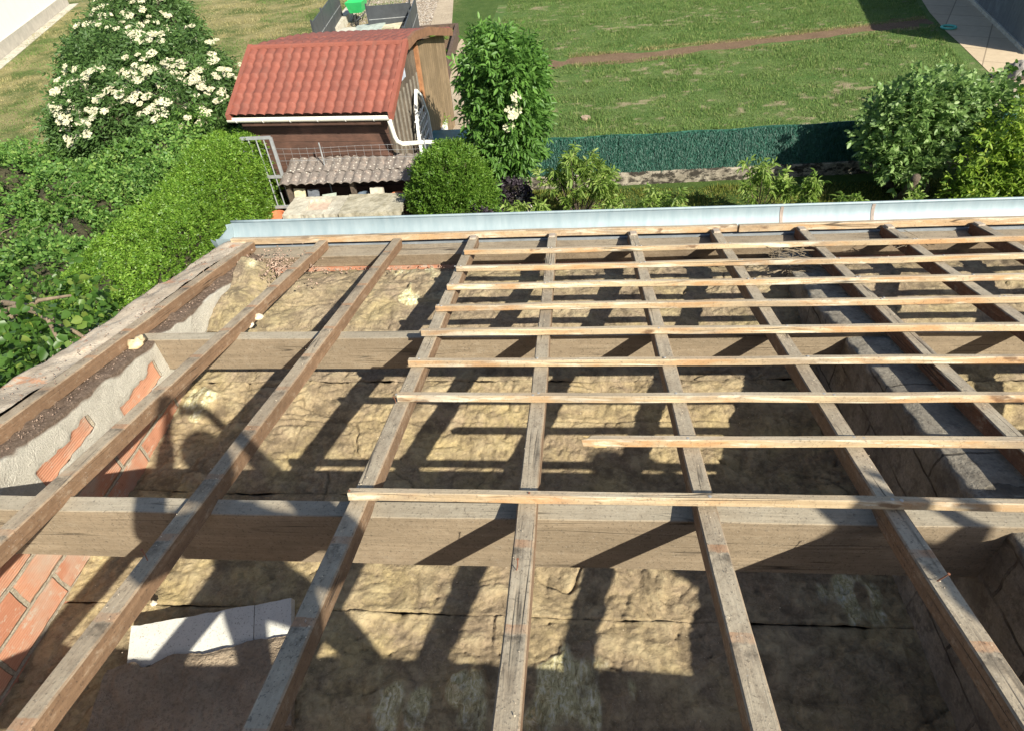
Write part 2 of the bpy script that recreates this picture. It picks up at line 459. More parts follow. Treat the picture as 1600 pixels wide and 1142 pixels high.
def fence_line(x): return 8.50 + .035*(x-5)

def bare_field(p):
    q = np.stack([p[..., 0], p[..., 1], 0*p[..., 0]], -1)
    y = p[..., 1]; nearf = np.interp(y, [8.5, 10, 12.5, 15, 17, 19, 26], [.38, .22, .10, -.05, -.12, -.02, .02])
    f = .40*fbm(q*[.5, .75, 0]+3, 3) + .75*fbm(q*[3.4, 5.2, 0]+8, 4) - .52 + nearf
    mid = np.exp(-((p[..., 0]-7.2)/2.6)**2)*.12*(y < 14)
    return np.clip((f+mid)/.34, 0, 1)*.92
def lawn_mat():
    m, t, p, out = newmat('lawn_turf'); o = coords(t)
    n2 = noise(t, o, .8, 5, .6); n3 = noise(t, o, 26, 5, .75); n4 = noise(t, o, 5, 5, .65)
    c = mixc(t, ramp(t, n2, [(.35, 0), (.65, 1)]), (.085, .16, .040), (.155, .21, .07))
    c = mixc(t, ramp(t, n4, [(.35, .5), (.6, 0)]), c, (.065, .105, .03))
    c = mixc(t, ramp(t, n3, [(.35, .45), (.6, 0)]), c, (.05, .075, .022))
    b = math_(t, 'MULTIPLY', attr(t, 'bare'), ramp(t, n3, [(.3, .35), (.55, 1)]))
    c = mixc(t, b, c, mixc(t, ramp(t, n4, [(.3, 0), (.7, 1)]), (.25, .19, .12), (.37, .30, .20)))
    S(t, p, 'Base Color', c); S(t, p, 'Roughness', .95); S(t, p, 'Specular IOR Level', .1); S(t, p, 'Normal', bump(t, n3, .9, .05)); return m
gx = np.arange(-.6, 15.5, .11); gy = np.arange(8.62, 26, .11); Xl, Yl = np.meshgrid(gx, gy, indexing='ij')
Pl = np.stack([Xl, Yl, Xl*0+.003], -1)
lw_ = grid_mesh('lawn', Pl, lawn_mat(), attr={'bare': bare_field(Pl)}); tag(lw_, kind='structure')
# grass as one uncountable mass of blades
def blades(name, pts, h, w, mat):
    n = len(pts)
    a = rng.uniform(0, 2*np.pi, n); hh = h*rng.uniform(.5, 1.25, n)*np.clip(1 + .75*fbm(pts*[1.6, 1.6, 0]+2, 3), .35, 2.2); ww = w*rng.uniform(.7, 1.3, n)
    d = np.stack([np.cos(a), np.sin(a), 0*a], -1); lean = np.stack([np.cos(a+1.6), np.sin(a+1.6), 0*a], -1)*(hh*rng.uniform(.2, .8, n))[:, None]
    tip = pts + lean; tip[:, 2] += hh
    V = np.stack([pts - d*ww[:, None], pts + d*ww[:, None], tip], 1).reshape(-1, 3)
    o = big_mesh(name, V, np.arange(n*3).reshape(n, 3), mat); tag(o, kind='stuff')
    return o
def leafmat(name, a, b, trans=.35, rough=.5, c3=None, spec=.35):
    m, t, p, out = newmat(name)
    r = nd(t, "ShaderNodeNewGeometry").outputs['Random Per Island']
    stops = [(0, a), (1, b)] if c3 is None else [(0, a), (.75, b), (1, c3)]
    c = ramp(t, r, stops)
    big = noise(t, coords(t), 1.1, 3, .5)
    c = mixc(t, ramp(t, big, [(.35, .45), (.65, 0)]), c, tuple(x*.62 for x in a))
    S(t, p, 'Base Color', c); S(t, p, 'Roughness', rough); S(t, p, 'Specular IOR Level', spec)
    tr = nd(t, "ShaderNodeBsdfTranslucent", {'Color': mixc(t, .5, c, tuple(min(1, x*1.6) for x in b))})
    mx = nd(t, "ShaderNodeMixShader", {0: trans})
    t.links.new(p.outputs[0], mx.inputs[1]); t.links.new(tr.outputs[0], mx.inputs[2]); t.links.new(mx.outputs[0], out.inputs[0])
    return m
M['grass'] = leafmat('grass_blade', (.092, .170, .038), (.185, .262, .078), .35, .7, (.30, .29, .12), .15)
M['drygrass'] = leafmat('dry_grass_blade', (.22, .205, .085), (.38, .335, .15), .3, .8, (.52, .45, .24), .15)

# ================================================================== THE OPEN ROOF
GB = .3228                            # batten gauge
# ---- materials of walls and filling
def brick_mat():
    m, t, p, out = newmat('gable_brick')
    o = coords(t); x, y, z = sep(t, o)
    v = comb(t, math_(t, 'ADD', y, math_(t, 'MULTIPLY', noise(t, o, 7, 4), .022)), math_(t, 'ADD', z, math_(t, 'MULTIPLY', noise(t, mapv(t, o, (1,1,1), (4,4,4)), 9, 4), .020)), 0.0)
    b = nd(t, "ShaderNodeTexBrick", {'Vector': v, 'Color1': (.43, .190, .115, 1), 'Color2': (.55, .285, .180, 1), 'Mortar': (0, 0, 0, 1), 'Scale': 1.0,
            'Mortar Size': .0125, 'Mortar Smooth': .35, 'Brick Width': .40, 'Row Height': .158}, offset=.42)
    ribs = nd(t, "ShaderNodeTexWave", {'Vector': comb(t, math_(t, 'MULTIPLY', y, .03), z, 0.0), 'Scale': 25.0, 'Distortion': 1.0, 'Detail': 2.0, 'Detail Scale': 1.0}, bands_direction='Y').outputs[1]
    n = noise(t, mapv(t, o, (1, 2, 14)), 6, 5, .6); n2 = noise(t, o, 3.2, 4, .6)
    c = mixc(t, ramp(t, ribs, [(.1, .30), (.6, 0)]), b.outputs[0], (.36, .14, .08))
    c = mixc(t, ramp(t, n, [(.55, 0), (.75, .55)]), c, (.62, .36, .24))
    c = mixc(t, ramp(t, n2, [(.50, 0), (.66, .75)]), c, (.44, .35, .27))
    sm = noise(t, mapv(t, o, (1, 1, 1.6), (8, 3, 2)), 13, 6, .75)
    c = mixc(t, ramp(t, sm, [(.56, 0), (.64, .85)]), c, (.46, .40, .32)); c = mixc(t, ramp(t, sm, [(.30, .7), (.40, 0)]), c, (.22, .10, .065))
    mor = noise(t, o, 60, 4, .7)
    mc = mixc(t, ramp(t, mor, [(.3, 0), (.7, 1)]), (.20, .165, .12), (.44, .385, .30))
    c = mixc(t, b.outputs[1], c, mc)
    cr = attr(t, 'crust')
    cn = noise(t, o, 105, 4, .8)
    cc = mixc(t, ramp(t, cn, [(.3, 0), (.65, 1)]), (.60, .555, .465), (.84, .79, .68))
    dirt = noise(t, o, 4.5, 5, .65)
    cc = mixc(t, ramp(t, dirt, [(.54, 0), (.72, .4)]), cc, (.25, .19, .145))
    crm = ramp(t, cr, [(.45, 0), (.55, 1)])
    c = mixc(t, crm, c, cc)
    du = ramp(t, attr(t, 'dust'), [(.35, 0), (.7, 1)])
    dn = noise(t, o, 50, 5, .75)
    dc = ramp(t, dn, [(.3, (.13, .09, .065)), (.55, (.24, .175, .13)), (.72, (.42, .31, .235))])
    c = mixc(t, du, c, dc)
    S(t, p, 'Base Color', c); S(t, p, 'Roughness', .92); S(t, p, 'Specular IOR Level', .15)
    h = math_(t, 'ADD', math_(t, 'MULTIPLY', ribs, math_(t, 'SUBTRACT', .14, math_(t, 'MULTIPLY', crm, .14))), math_(t, 'MULTIPLY', math_(t, 'MULTIPLY', b.outputs[1], math_(t, 'SUBTRACT', 1.0, crm)), -.8))
    h = math_(t, 'ADD', h, math_(t, 'MULTIPLY', crm, math_(t, 'MULTIPLY', cn, 2.6)))
    h = math_(t, 'ADD', h, math_(t, 'MULTIPLY', du, dn))
    S(t, p, 'Normal', bump(t, h, 1.0, .011))
    return m
M['brick'] = brick_mat()
def mortar_mat(name, a, b, stain, cracks=0.0, orange=0.0):
    m, t, p, out = newmat(name)
    o = coords(t)
    n = noise(t, o, 65, 5, .75); n2 = noise(t, o, 7, 5, .65); n3 = noise(t, o, 2.2, 4, .6)
    c = mixc(t, ramp(t, n, [(.32, 0), (.66, 1)]), a, b)
    c = mixc(t, ramp(t, n2, [(.45, 0), (.68, .8)]), c, stain)
    c = mixc(t, ramp(t, n3, [(.35, .5), (.6, 0)]), c, tuple(x*.55 for x in a))
    if orange:
        on = noise(t, mapv(t, o, (1, 1, 1), (3, 8, 2)), 5.5, 5, .7)
        c = mixc(t, ramp(t, on, [(.60, 0), (.66, orange)]), c, (.50, .24, .13))
    h = math_(t, 'ADD', n, math_(t, 'MULTIPLY', n2, .8))
    if cracks:
        d = voro(t, nd(t, "ShaderNodeVectorMath", {0: o, 1: nd(t, "ShaderNodeVectorMath", {0: nd(t, "ShaderNodeTexNoise", {'Vector': o, 'Scale': 6.0, 'Detail': 4.0}).outputs[1], 'Scale': .22}, operation='SCALE').outputs[0]}, operation='ADD').outputs[0], 2.6, 'Distance', 'DISTANCE_TO_EDGE')
        k = ramp(t, d, [(.0, 1), (.012, .6), (.03, 0)])
        k = math_(t, 'MULTIPLY', k, math_(t, 'MULTIPLY', ramp(t, n3, [(.42, 0), (.58, 1)]), cracks))
        c = mixc(t, k, c, (.02, .018, .016)); h = math_(t, 'SUBTRACT', h, math_(t, 'MULTIPLY', k, 1.5))
    S(t, p, 'Base Color', c); S(t, p, 'Roughness', .95); S(t, p, 'Specular IOR Level', .12)
    S(t, p, 'Normal', bump(t, h, .9, .008))
    return m
M['verge'] = mortar_mat('verge_mortar', (.42, .35, .265), (.60, .51, .40), (.34, .27, .20), 0, .8)
M['partition'] = mortar_mat('partition_render', (.225, .20, .165), (.40, .36, .29), (.16, .14, .112), .22)
_t = M['partition'].node_tree; _p = [n for n in _t.nodes if n.type == 'BSDF_PRINCIPLED'][0]; _src = _p.inputs['Base Color'].links[0].from_socket; _nrm = _p.inputs['Normal'].links[0].from_socket
_o = coords(_t); _x, _y, _z = sep(_t, _o); _w = noise(_t, _o, 6, 4)
_bk = nd(_t, "ShaderNodeTexBrick", {'Vector': comb(_t, math_(_t, 'ADD', _y, math_(_t, 'MULTIPLY', _w, .05)), math_(_t, 'ADD', _z, math_(_t, 'MULTIPLY', _w, .04)), 0.0), 'Color1': (0, 0, 0, 1), 'Color2': (0, 0, 0, 1), 'Mortar': (1, 1, 1, 1), 'Scale': 1.0, 'Mortar Size': .007, 'Mortar Smooth': .4, 'Brick Width': .5, 'Row Height': .205}).outputs[1]
_jm = math_(_t, 'MULTIPLY', _bk, ramp(_t, noise(_t, _o, 3.0, 4), [(.40, .1), (.58, 1)]))
_bl = noise(_t, _o, 11, 6, .75)
S(_t, _p, 'Base Color', mixc(_t, math_(_t, 'MULTIPLY', _jm, .75), mixc(_t, ramp(_t, _bl, [(.52, 0), (.62, .6)]), _src, (.10, .085, .07)), (.035, .03, .025)))
S(_t, _p, 'Normal', bump(_t, math_(_t, 'SUBTRACT', math_(_t, 'MULTIPLY', _bl, .8), _jm), .9, .014, _nrm))
M['outer_wall'] = mortar_mat('house_render', (.42, .38, .32), (.52, .48, .41), (.33, .29, .24))
def insul_mat(name, base, yel, pale, dirt=1.0):
    m, t, p, out = newmat(name)
    o = coords(t)
    n = noise(t, o, 3.2, 6, .68, .5); n2 = noise(t, mapv(t, o, (1, 1, 1), (5, 3, 1)), 34, 7, .75, .6); n3 = noise(t, o, 75, 4, .75); n4 = noise(t, mapv(t, o, (1, 1, 1), (2, 9, 4)), 1.2, 4, .55)
    c = mixc(t, ramp(t, n2, [(.3, 0), (.7, 1)]), tuple(x*.60 for x in base), tuple(x*1.38 for x in base))
    yy = math_(t, 'MULTIPLY', ramp(t, n, [(.40, 0), (.60, 1)]), ramp(t, n4, [(.36, .3), (.58, 1)]))
    c = mixc(t, yy, c, mixc(t, ramp(t, n2, [(.35, 0), (.65, 1)]), tuple(x*.66 for x in yel), tuple(x*1.12 for x in yel)))
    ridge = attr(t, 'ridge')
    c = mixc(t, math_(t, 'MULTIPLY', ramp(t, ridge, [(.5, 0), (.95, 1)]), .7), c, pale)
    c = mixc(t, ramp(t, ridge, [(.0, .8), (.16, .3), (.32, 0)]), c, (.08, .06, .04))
    pl = attr(t, 'pale'); fib = noise(t, mapv(t, o, (1, .35, 1)), 38, 6, .75, 1.2)
    pc = ramp(t, fib, [(.34, (.22, .18, .09)), (.5, (.58, .52, .29)), (.66, (.80, .77, .62))])
    c = mixc(t, ramp(t, pl, [(.1, 0), (.5, 1)]), c, pc)
    gr = noise(t, mapv(t, o, (1, 1, 1), (1, 5, 7)), 7, 6, .7)
    c = mixc(t, ramp(t, gr, [(.48, 0), (.64, .75*dirt)]), c, tuple(x*.5 for x in base))
    c = mixc(t, ramp(t, n3, [(.60, 0), (.72, .5*dirt)]), c, (.06, .048, .036))
    c = mixc(t, ramp(t, noise(t, mapv(t, o, (1, 1, 1), (7, 7, 7)), 150, 2, .6), [(.68, 0), (.75, .5)]), c, (.6, .55, .47))
    S(t, p, 'Base Color', c); S(t, p, 'Roughness', 1.0); S(t, p, 'Specular IOR Level', .05)
    S(t, p, 'Normal', bump(t, math_(t, 'ADD', math_(t, 'MULTIPLY', n2, 1.4), math_(t, 'MULTIPLY', n3, .6)), .8, .010))
    return m
M['insul'] = insul_mat('glass_wool_dusty', (.285, .218, .142), (.44, .345, .18), (.56, .46, .28))
M['insul_far'] = insul_mat('glass_wool_far', (.27, .21, .145), (.38, .305, .17), (.48, .405, .25))
M['insul_pale'] = insul_mat('glass_wool_torn', (.30, .27, .16), (.40, .36, .16), (.52, .49, .34), .7)
M['fluff'] = insul_mat('glass_wool_fresh', (.62, .52, .22), (.75, .64, .26), (.86, .78, .45), .2)

# ---- walls
def wall_grid(y0, y1, x_face, n_top, zbot, step=.018):
    ys_ = np.arange(y0, y1+1e-6, step); nz = 60
    return ys_, nz
# inner face and crown of the brick gable wall, in one displaced mesh
ya = np.arange(-6.0, .02, .016)
uu = np.concatenate([np.linspace(0, 1, 62)[:-1], 1+np.linspace(0, 1, 14)])       # 0..1 up the inner face, 1..2 across the crown to the verge
Yg, Ug = np.meshgrid(ya, uu, indexing='ij')
ztop = zroof(Yg, -.085); zb = 3.05
Pg = np.zeros(Yg.shape+(3,))
face = np.clip(Ug, 0, 1); crown = np.clip(Ug-1, 0, 1)
Pg[..., 0] = .115 - crown*.36; Pg[..., 1] = Yg
Pg[..., 2] = zb + (ztop-zb)*face + crown*.03
drop = (ztop - Pg[..., 2]) + 0*crown                       # distance below the crown
rough_ = fbm(np.stack([Yg*30, Pg[..., 2]*30, Yg*0+3], -1), 3)
cn = 1.5*fbm(np.stack([Yg*2.6, drop*3.4, Yg*0], -1), 5, .6)
brow = np.floor(Pg[..., 2]/.158); bcol = np.floor((Yg + np.where(brow % 2 == 0, .42*.40, 0))/.40)
bh = (np.sin(brow*12.9898 + bcol*78.233)*43758.5453) % 1.0
fy = ((Yg + np.where(brow % 2 == 0, .42*.40, 0))/.40) % 1.0; fz = (Pg[..., 2]/.158) % 1.0
reach = np.where(bh < .42, .42, np.where(bh < .70, .26, .10)) + .010*cn
inner = np.minimum(np.minimum(fy, 1-fy)*.40, np.minimum(fz, 1-fz)*.158)
mask = np.maximum(np.clip((reach - drop)/.02 + .5, 0, 1)*(drop < .40), np.clip((.11 + .05*cn - drop)/.012 + .5, 0, 1))
mask = np.maximum(mask, np.clip((.007 + .0022*rough_ - inner)/.004, 0, 1)*(drop < .34))
bigp = fbm(np.stack([Yg*1.6+9, drop*2.0, Yg*0+4], -1), 3)
mask = np.maximum(mask, np.clip((bigp-.62)/.03, 0, 1)*(Yg > -1.6))
rough = fbm(np.stack([Yg*26, Pg[..., 2]*26, crown*9], -1), 3)
Pg[..., 0] += (mask*(.010+.0012*rough))*(crown <= 0) + .0015*rough
Pg[..., 2] += np.where(crown > 0, .010*rough + .012*fbm(np.stack([Yg*6, crown*3, Yg*0+2], -1), 3), 0)
dust = np.clip(1 - drop/ .05 + .7*fbm(np.stack([Yg*7, drop*9, Yg*0+8], -1), 3), 0, 1)*np.clip(1-drop/.12, 0, 1)
gw = grid_mesh('brick_face', Pg, M['brick'], attr={'crust': mask, 'dust': np.maximum(dust, crown > 0)})
gable = empty('gable_wall', (-.1, -3.0, 0), 'brick gable wall of the open roof, ribbed red hollow bricks under a rough mortar crust', 'wall')
gw.parent = gable; gw.matrix_parent_inverse = Matrix.Translation((.1, 3.0, 0))
gw.data.update()
mb = MB()
# outer leaf of the gable wall, as a slab with a sloping top
prof = [(-6.0, 0), (.22, 0), (.22, zroof(.22, -.13)), (-6.0, zroof(-6.0, -.13))]
V = [(-.245, y, z) for y, z in prof] + [(.09, y, z) for y, z in prof]
mb.add(V, [(0,3,2,1)[::-1] and (3,2,1,0)[::-1], (4,5,6,7), (0,1,5,4), (1,2,6,5), (2,3,7,6), (3,0,4,7)])
mb.build('outer_leaf', M['outer_wall'], gable)
# verge mortar bedding beside the first rafter
yv = np.arange(-5.6, .12, .02); cu = np.linspace(0, 1, 22)
Yv, Cv = np.meshgrid(yv, cu, indexing='ij')
Pv = np.zeros(Yv.shape+(3,))
Pv[..., 0] = -.035 - Cv*.235 - np.clip(Cv-.9, 0, 1)*.1 + .014*fbm(np.stack([Yv*5, Yv*0, Yv*0], -1), 4)*(Cv > .5)
Pv[..., 1] = Yv
Pv[..., 2] = zroof(Yv, -.004) + .010*fbm(np.stack([Yv*8, Cv*3, Yv*0], -1), 4) - .006*(1-np.cos((Cv-.3)*3))*(Cv > .3) - np.clip(Cv-.86, 0, 1)*1.2 + .012*fbm(np.stack([Yv*2, Cv, Yv*0+5], -1), 2)
vo = grid_mesh('mortar_bedding', Pv, M['verge']); vo.parent = gable; vo.matrix_parent_inverse = Matrix.Translation((.1, 3.0, 0))

# rendered partition wall under the eighth rafter: left face, crown, right face in one displaced mesh
yp = np.arange(-6.0, -.16, .02); up = np.concatenate([np.linspace(0, 1, 40)[:-1], 1+np.linspace(0, 1, 18)[:-1], 2+np.linspace(0, 1, 24)])
Yp, Up = np.meshgrid(yp, up, indexing='ij')
f1 = np.clip(Up, 0, 1); f2 = np.clip(Up-1, 0, 1); f3 = np.clip(Up-2, 0, 1)
zt = zroof(Yp, -.102)
Pp = np.zeros(Yp.shape+(3,))
Pp[..., 0] = 3.98 + f2*.33; Pp[..., 1] = Yp; Pp[..., 2] = 3.0 + (zt-3.0)*(f1 - f3)
e = np.stack([Yp*3, Pp[..., 2]*3, Pp[..., 0]*5], -1)
edge = np.exp(-((Up-1)/.12)**2) + np.exp(-((Up-2)/.12)**2)
Pp[..., 0] += .007*fbm(e, 4) + edge*.011*fbm(e*7, 3)
Pp[..., 2] += (.004*fbm(e*2+9, 4) - edge*.006*(1+fbm(e*6+4, 3)))*(f1 > .8)*(f3 < .2)
pw = grid_mesh('partition_wall', Pp, M['partition'])
tag(pw, 'dark grey rough rendered partition wall running down the slope inside the roof space', 'wall')
# eave wall with its red brick top course
ew = empty('eave_wall', (3.5, .06, 0), 'low eave wall with a red brick course under the wood wall plate', 'wall')
mb = MB(); mb.box((-.24, -.13, 3.1), (8.2, .2, Z0-.165)); mb.build('brick_course', M['brick'], ew)
mb = MB(); mb.box((-.24, -.10, 0), (8.2, .2, 3.1)); mb.build('outer_leaf', M['outer_wall'], ew)
mb = MB(); mb.box((7.9, -6.0, 0), (8.2, -.14, 3.9)); o = mb.thing('end_wall', M['outer_wall'], 'pale rendered wall closing the far right end of the roof space', 'wall')
mb = MB(); mb.box((-.24, -6.2, 0), (8.2, -6.0, 4.4)); o = mb.thing('back_wall', M['outer_wall'], 'pale rendered wall closing the roof space behind the ridge', 'wall')
mb = MB(); mb.box((.09, -6.0, 2.85), (7.9, -.10, 2.96)); o = mb.build('attic_floor', M['outer_wall']); tag(o, kind='structure')

# ---- purlins, plate
def purlin(s, yfront, th, h, label, mat='purlin', x0=.02, x1=7.95, seed=1):
    ztop = zroof(yfront - th*0, -.075) - .004
    m = fmat((1,0,0), (0,1,0), (0,0,1), (x0, yfront+th/2, ztop))
    o = beam('purlin', x1-x0, th, h, M[mat], m, seg=.12, jit=.002, cham=.003, seed=seed)
    return tag(o, label, 'roof beam', 'purlins under the rafters')
purlin(0, -2.945, .070, .305, 'weathered purlin beam crossing the full width below the lowest single batten, nearest the camera', seed=3)
purlin(0, -1.537, .068, .228, 'weathered purlin beam halfway down the roof, under the sixth batten from the gutter', seed=5)
purlin(0, -4.27, .070, .30, 'weathered purlin beam behind the camera at the top of the slope', seed=8)
m_ = fmat((1,0,0), (0,1,0), (0,0,1), (.0, -.045, Z0-.070))
o = beam('wall_plate', 7.95, .165, .095, M['plate'], m_, seg=.15, jit=.003, seed=12); tag(o, 'pale timber wall plate lying along the eave under the rafter feet', 'wall plate')

# ---- rafters
ord_ = ['first', 'second', 'third', 'fourth', 'fifth', 'sixth', 'seventh', 'eighth', 'ninth', 'tenth', 'eleventh', 'twelfth']
RL = {0: 'rafter bedded in mortar along the top of the brick gable wall',
      1: 'bare brown rafter crossing closest to the brick gable wall, nothing nailed on it',
      2: 'bare rafter passing over the white speckled slab, no battens on it',
      3: 'rafter on which the left ends of all the battens stop',
      4: 'rafter running straight down the middle of the picture under the battens',
      5: 'rafter just right of the middle, carrying the broken batten near its splintered end',
      6: 'rafter just left of the dark grey partition wall, third from the middle',
      7: 'rafter running over the dark grey partition wall, shaded by a head at its lower part',
      8: 'rafter next to the right of the one above the partition wall',
      9: 'rightmost rafter in view, seen only near the gutter', 10: 'rafter right of the last one in view'}
for i in range(11):
    mat = M['rafter_plain'] if i < 3 else (M['rafter_red'] if i in (7, 8, 9) else M['rafter'])
    o = beam('rafter', 5.3, .068, .078, mat, rafter_matrix(i*W, .02), seg=.1, jit=.0022, cham=.005, seed=20+i, sag=.006)
    tag(o, RL[i], 'rafter', 'rafters running down to the gutter')

# small wedges at the rafter feet, with the fixing slots
mk = simple('foot_block', (.40, .33, .26), .85, 20, .3)
for i in range(3, 10):
    mb = MB(); c = rf(i*W, -.025, .006)
    mb.obox(c, (XV, SV, NV), (.022, .035, .006))
    o = mb.thing('foot_block', mk, f'small wood block on the foot of the {ord_[i]} rafter from the gable wall', 'block', 'blocks on the rafter feet')

# ---- battens
nail_m = simple('nail_head', (.42, .40, .37), .55, 30, .2, metallic=.4)
rust_m = simple('rusty_nail', (.22, .09, .05), .7, 30, .3)
_nb = MB(); _nb.lathe((0, 0, 0), [(.0065, 0), (.006, .003), (.0, .0035)], 8)
NAIL = bpy.data.meshes.new('nail_head'); NAIL.from_pydata(_nb.v, [], _nb.f); NAIL.materials.append(nail_m)
def batten(x0, x1, s, label, yaw=0.0, broken=False, seed=0, mat='batten', w=.031, h=.035, nails=True, n=None):
    m = along_matrix(x0, s, n if n is not None else h+.001, yaw)
    o = beam('batten', x1-x0, w, h, M[mat], m, seg=.09, jit=.0022, cham=.003, broken=broken, seed=seed)
    tag(o, label, 'batten', 'battens across the rafters')
    if nails:
        r = random.Random(seed)
        k0 = int(math.ceil((x0-.02)/W))
        for i in range(k0, min(9, int(x1/W))+1):
            for dx in (-.012, .014):
                if r.random() < .7:
                    q = bpy.data.objects.new('nail_head', NAIL); COL.objects.link(q); q.parent = o
                    q.location = (i*W - x0 + dx + r.uniform(-.008, .008), r.uniform(-.008, .008), -.001)
    return o
S0 = .41
BL = ['batten closest to the gutter among those nailed on the rafter tops', 'second batten up from the gutter, over the debris by the wall plate',
      'third batten up from the gutter', 'fourth batten up from the gutter', 'batten lying just above the far purlin, fifth up from the gutter',
      'batten in front of the far purlin face, sixth up from the gutter', 'batten just below the one with the splintered end, its left end on the fourth rafter']
xl = [1.795, 1.79, 1.785, 1.775, 1.76, 1.765, 1.79]
for k in range(7):
    s = -(.41 + k*GB)
    if k == 0:
        batten(xl[k], 5.82, s, BL[k], seed=40, yaw=.003)
        batten(5.835, 7.6, s, 'short batten piece at the right edge, butted after the black joint nearest the gutter', seed=60)
    else:
        batten(xl[k], 7.6, s, BL[k], seed=41+k, yaw=random.uniform(-.002, .003))
bb = batten(2.61, 7.6, -(.41+7*GB)+.01, 'batten with a freshly splintered broken left end', broken=True, seed=51)
mb = MB(); r_ = random.Random(4)
for k in range(16):
    y, z = r_.uniform(-.014, .014), r_.uniform(-.036, -.004); L_ = r_.uniform(.01, .05)
    mb.tube([(.075, y, z), (.03, y*1.05, z), (.035-L_, y*1.3+r_.uniform(-.004, .004), z+r_.uniform(-.004, .004))], [.007, .006, .0008], 5)
mb.build('splinter', simple('fresh_split_wood', (.58, .43, .20), .8, 30, .25), bb, local=True)
batten(1.775, 7.6, -(.41+8*GB)+.005, 'lowest batten, alone above the near purlin with its left end sawn square', seed=52, yaw=-.004)
for (a, b, lab, sd) in ((-.16, 3.76, 'long pale eave batten lying along the zinc gutter on the left', 71), (3.775, 7.7, 'long pale eave batten lying along the zinc gutter on the right, after the joint', 72)):
    batten(a, b, .050, lab, seed=sd, mat='eave_batten', w=.045, h=.050, nails=False, n=.026)

NL = {(3, -2.36): 'the rafter where all battens end, above the near purlin', (3, -2.98): 'the rafter where all battens end, beside the lowest batten', (4, -2.98): 'the middle rafter, just under the lowest batten',
      (4, -3.30): 'the middle rafter, below the near purlin', (2, -3.3): 'the rafter passing over the white slab', (6, -3.3): 'the rafter left of the partition wall, below the purlin', (7, -3.0): 'the rafter over the partition wall'}
# rusty nails and torn bits left where old battens were pulled off
for (i, s) in ((3, -2.36), (3, -2.98), (4, -2.98), (4, -3.30), (2, -3.3), (6, -3.3), (7, -3.0)):
    mb = MB(); c = rf(i*W+random.uniform(-.02, .02), s, 0)
    q = c + np.array([random.uniform(-.02, .02), random.uniform(-.01, .01), .045])
    mb.tube([c, (c+q)/2+[.002, 0, .002], q], [.0018, .0018, .0016], 6); mb.lathe(q-[0, 0, .001], [(.004, 0), (.004, .002), (0, .0022)], 8)
    mb.thing('nail', rust_m, 'bent rusty nail left in ' + NL[(i, s)], 'nail', 'nails left in the rafters')

# ---- zinc gutter along the eave
def zinc_mat():
    m, t, p, out = newmat('zinc'); o = coords(t)
    n = noise(t, mapv(t, o, (6, 1.5, 1.5)), 3, 5, .6); n2 = noise(t, mapv(t, o, (30, 2, 2)), 2.0, 4, .7); n3 = noise(t, o, 60, 3, .7)
    c = mixc(t, ramp(t, n, [(.3, 0), (.7, 1)]), (.235, .30, .325), (.31, .37, .39))
    c = mixc(t, ramp(t, n2, [(.58, 0), (.8, .3)]), c, (.17, .23, .26))
    c = mixc(t, ramp(t, n3, [(.62, 0), (.75, .5)]), c, (.30, .28, .25))
    S(t, p, 'Base Color', c); S(t, p, 'Metallic', .2); S(t, p, 'Roughness', .62)
    S(t, p, 'Normal', bump(t, n, .15, .004))
    return m
M['zinc'] = zinc_mat()
gut = empty('zinc_gutter', (3.5, .25, Z0-.1), 'half round pale zinc gutter running along the whole eave', 'gutter')
GY, GZ, GR = .262, Z0-.045, .150
def gutter_ring(x, r=GR, a0=-8, a1=188, n=18, wob=0.0):
    t = np.radians(np.linspace(a0, a1, n))
    return np.stack([np.full(n, x), GY - r*np.cos(t), GZ - r*np.sin(t)], -1)
xs = np.arange(-.335, 7.9, .06)
P1 = np.array([gutter_ring(x, GR + .0005*vnoise(np.array([[x*3, 0, 0]]))[0]) for x in xs])
mb = MB(); mb.grid(P1); P2 = np.array([gutter_ring(x, GR+.004) for x in xs]); mb.grid(P2[:, ::-1])
for a in (0, -1):
    rim1, rim2 = P1[:, a], P2[:, a]; mb.grid(np.stack([rim1, rim2], 1))
mb.build('trough', M['zinc'], gut, smooth=True)
mb = MB(); mb.tube([(x, GY+GR+.004, GZ+.016) for x in xs[::4]], .011, 10); mb.build('rim_bead', M['zinc'], gut, smooth=True)
# end stop, dented
mb = MB(); c = np.array([-.335, GY, GZ]); n = 20
rg = gutter_ring(-.336, GR+.003, 0, 180, n)
Vv = [c + [-.02, 0, -.02]] + [q for q in rg]; mb.add(Vv, [(0, i+1, i+2) for i in range(n-1)] + [(0, n, 1)])
rg2 = rg + np.array([-.045, 0, 0]) ; rg2[:, 1] = GY + (rg2[:, 1]-GY)*.86; rg2[:, 2] = GZ + (rg2[:, 2]-GZ)*.9
rg2 += .012*np.stack([fbm(rg*9, 2), fbm(rg*9+5, 2), fbm(rg*9+9, 2)], -1)
mb.grid(np.stack([rg, rg2], 0)); mb.build('end_stop', M['zinc'], gut)
js = simple('joint_sealant', (.30, .24, .2), .7, 20, .3)
for x in (4.18, 4.86):
    P = np.array([gutter_ring(x+d, GR-.0035) for d in (-.012, .012)]); mb = MB(); mb.grid(P); mb.build('joint', js, gut)
mb = MB(); mb.box((-.20, .045, Z0-.20), (7.9, .065, Z0-.062)); mb.build('back_flashing', simple('lead_flashing', (.32, .35, .37), .5, 8, .2, metallic=.3), gut)

